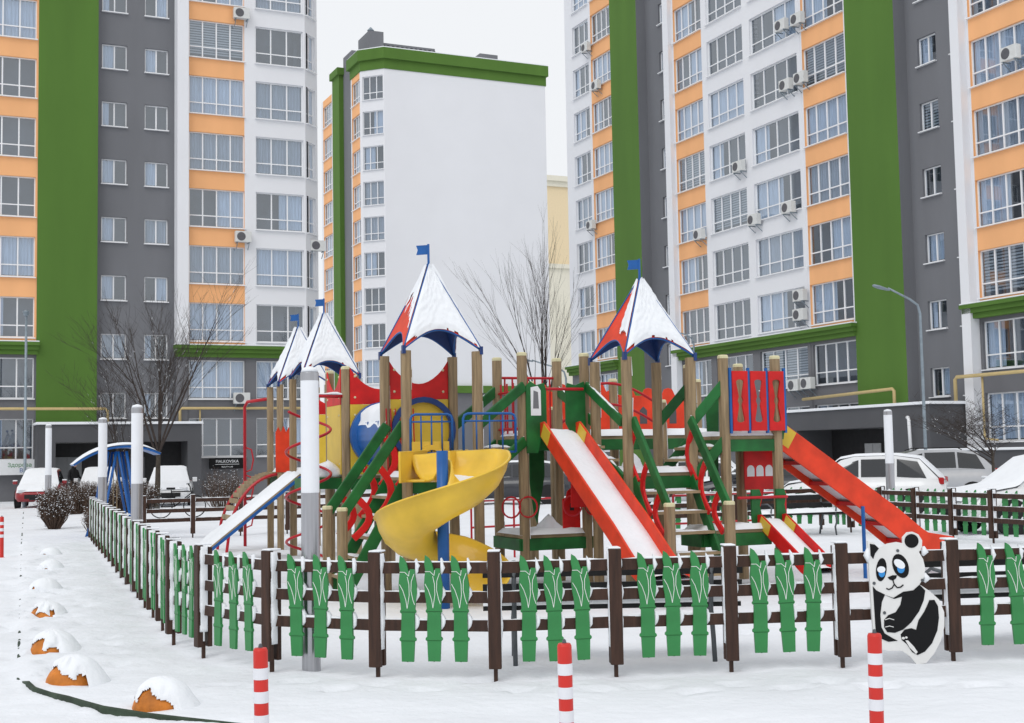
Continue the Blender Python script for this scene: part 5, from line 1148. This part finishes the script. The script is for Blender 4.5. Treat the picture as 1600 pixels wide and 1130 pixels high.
m.build('frame', BLACK, BK); m = MB(); m.box(P_(-.21, .9), (.25, .13, .06)); m.build('saddle', TYRE, BK, bevel=.02); m = MB(); m.tube([P_(.3, 1.02)-V*.28, P_(.33, 1.04), P_(.3, 1.02)+V*.28], .014, 6); m.build('handlebar', IRON, BK); fin(BK)
# ------------------------------------------------------------------ street lamps
def street_lamp(p, h, lab, reach, dirv, post_top=False):
    t = thing('street_lamp', p, lab, 'street lamp'); d = dirv.normalized(); m = MB()
    if post_top:
        m.tube([p-ZZ*.1, p+ZZ*1.2, p+ZZ*1.25, p+ZZ*h], [.085, .08, .06, .05], 12); m.build('pole', GALV, t, smooth=True); m = MB(); m.lathe([(.05, h-.05), (.12, h), (.12, h+.10), (.16, h+.12), (.04, h+.2)], p, 14); m.build('lantern', GALV, t, smooth=True)
    else:
        m.tube([p-ZZ*.1, p+ZZ*1.5, p+ZZ*1.6, p+ZZ*(h-.55), p+ZZ*(h-.25)+d*.08, p+ZZ*(h-.05)+d*.35, p+ZZ*(h+.12)+d*reach*.6, p+ZZ*(h+.35)+d*reach], [.085, .08, .06, .048, .042, .04, .036, .032], 12); m.build('pole', GALV, t, smooth=True)
        m = MB(); c = p+ZZ*(h+.36)+d*(reach+.25); rings = []
        for k, (x_, w_) in enumerate(((-.3, .05), (-.2, .10), (.1, .15), (.28, .11), (.33, .03))): rings.append([c+d*x_+V*0+Vector((-d.y, d.x, 0))*(w_*math.cos(q))+ZZ*(x_*.28+w_*.42*math.sin(q)) for q in [2*math.pi*i/12 for i in range(12)]])
        m.loft(rings); m.build('lamp_head', GALV, t, smooth=True)
    fin(t)
street_lamp(at(1447, 46), 7.0, 'tall grey street lamp with a curved arm behind the parked silver car', 1.15, Vector((-1, -.15, 0)))
street_lamp(at(1089, 68), 7.9, 'distant curved arm street lamp behind the roofed tower beside the straight slide', 1.4, Vector((-1, .1, 0))); street_lamp(at(887, 62), 5.9, 'distant curved arm street lamp beside the tall thin bare tree', 1.6, Vector((-1, .1, 0)))
street_lamp(at(39, 54), 7.9, 'slim post-top street lamp in front of the left end of the left block', 0, Vector((1, 0, 0)), True)
# ------------------------------------------------------------------ person by the entrance door
pp_ = at(115, 58.5); PE = thing('person', pp_, 'person in a black hooded coat walking past the grey entrance door', 'person')
bm = bmesh.new(); V_ = [(0, 0, .92), (0, .01, 1.15), (0, .0, 1.40), (0, -.01, 1.50), (0, -.03, 1.62), (0, -.03, 1.72), (.19, 0, 1.40), (.25, -.06, 1.15), (.33, -.22, 1.02), (-.19, 0, 1.40), (-.25, .02, 1.13), (-.26, -.10, .90), (.10, 0, .86), (.12, -.06, .48), (.12, .04, .08), (.12, -.10, .04), (-.10, 0, .86), (-.12, .10, .48), (-.12, .22, .10), (-.12, .10, .04)]
E_ = [(0, 1), (1, 2), (2, 3), (3, 4), (4, 5), (2, 6), (6, 7), (7, 8), (2, 9), (9, 10), (10, 11), (0, 12), (12, 13), (13, 14), (14, 15), (0, 16), (16, 17), (17, 18), (18, 19)]
RAD = [.19, .18, .19, .09, .13, .10, .085, .065, .045, .085, .065, .045, .12, .085, .06, .05, .12, .085, .06, .05]
me = bpy.data.meshes.new('body'); me.from_pydata(V_, E_, []); o = bpy.data.objects.new('body', me); COL.objects.link(o); md = o.modifiers.new('skin', 'SKIN'); sv = me.skin_vertices[0].data
for i, r_ in enumerate(RAD): sv[i].radius = (r_, r_*.85)
sv[0].use_root = True; o.modifiers.new('sub', 'SUBSURF').levels = 2; me.materials.append(COAT); o.parent = PE
m = MB(); m.lathe([(.02, 1.56), (.075, 1.60), (.082, 1.66), (.05, 1.73)], (0, -.085, 0), 12); m.build('face', SKIN, PE, smooth=True); PE.rotation_euler[2] = math.radians(60)
clean()
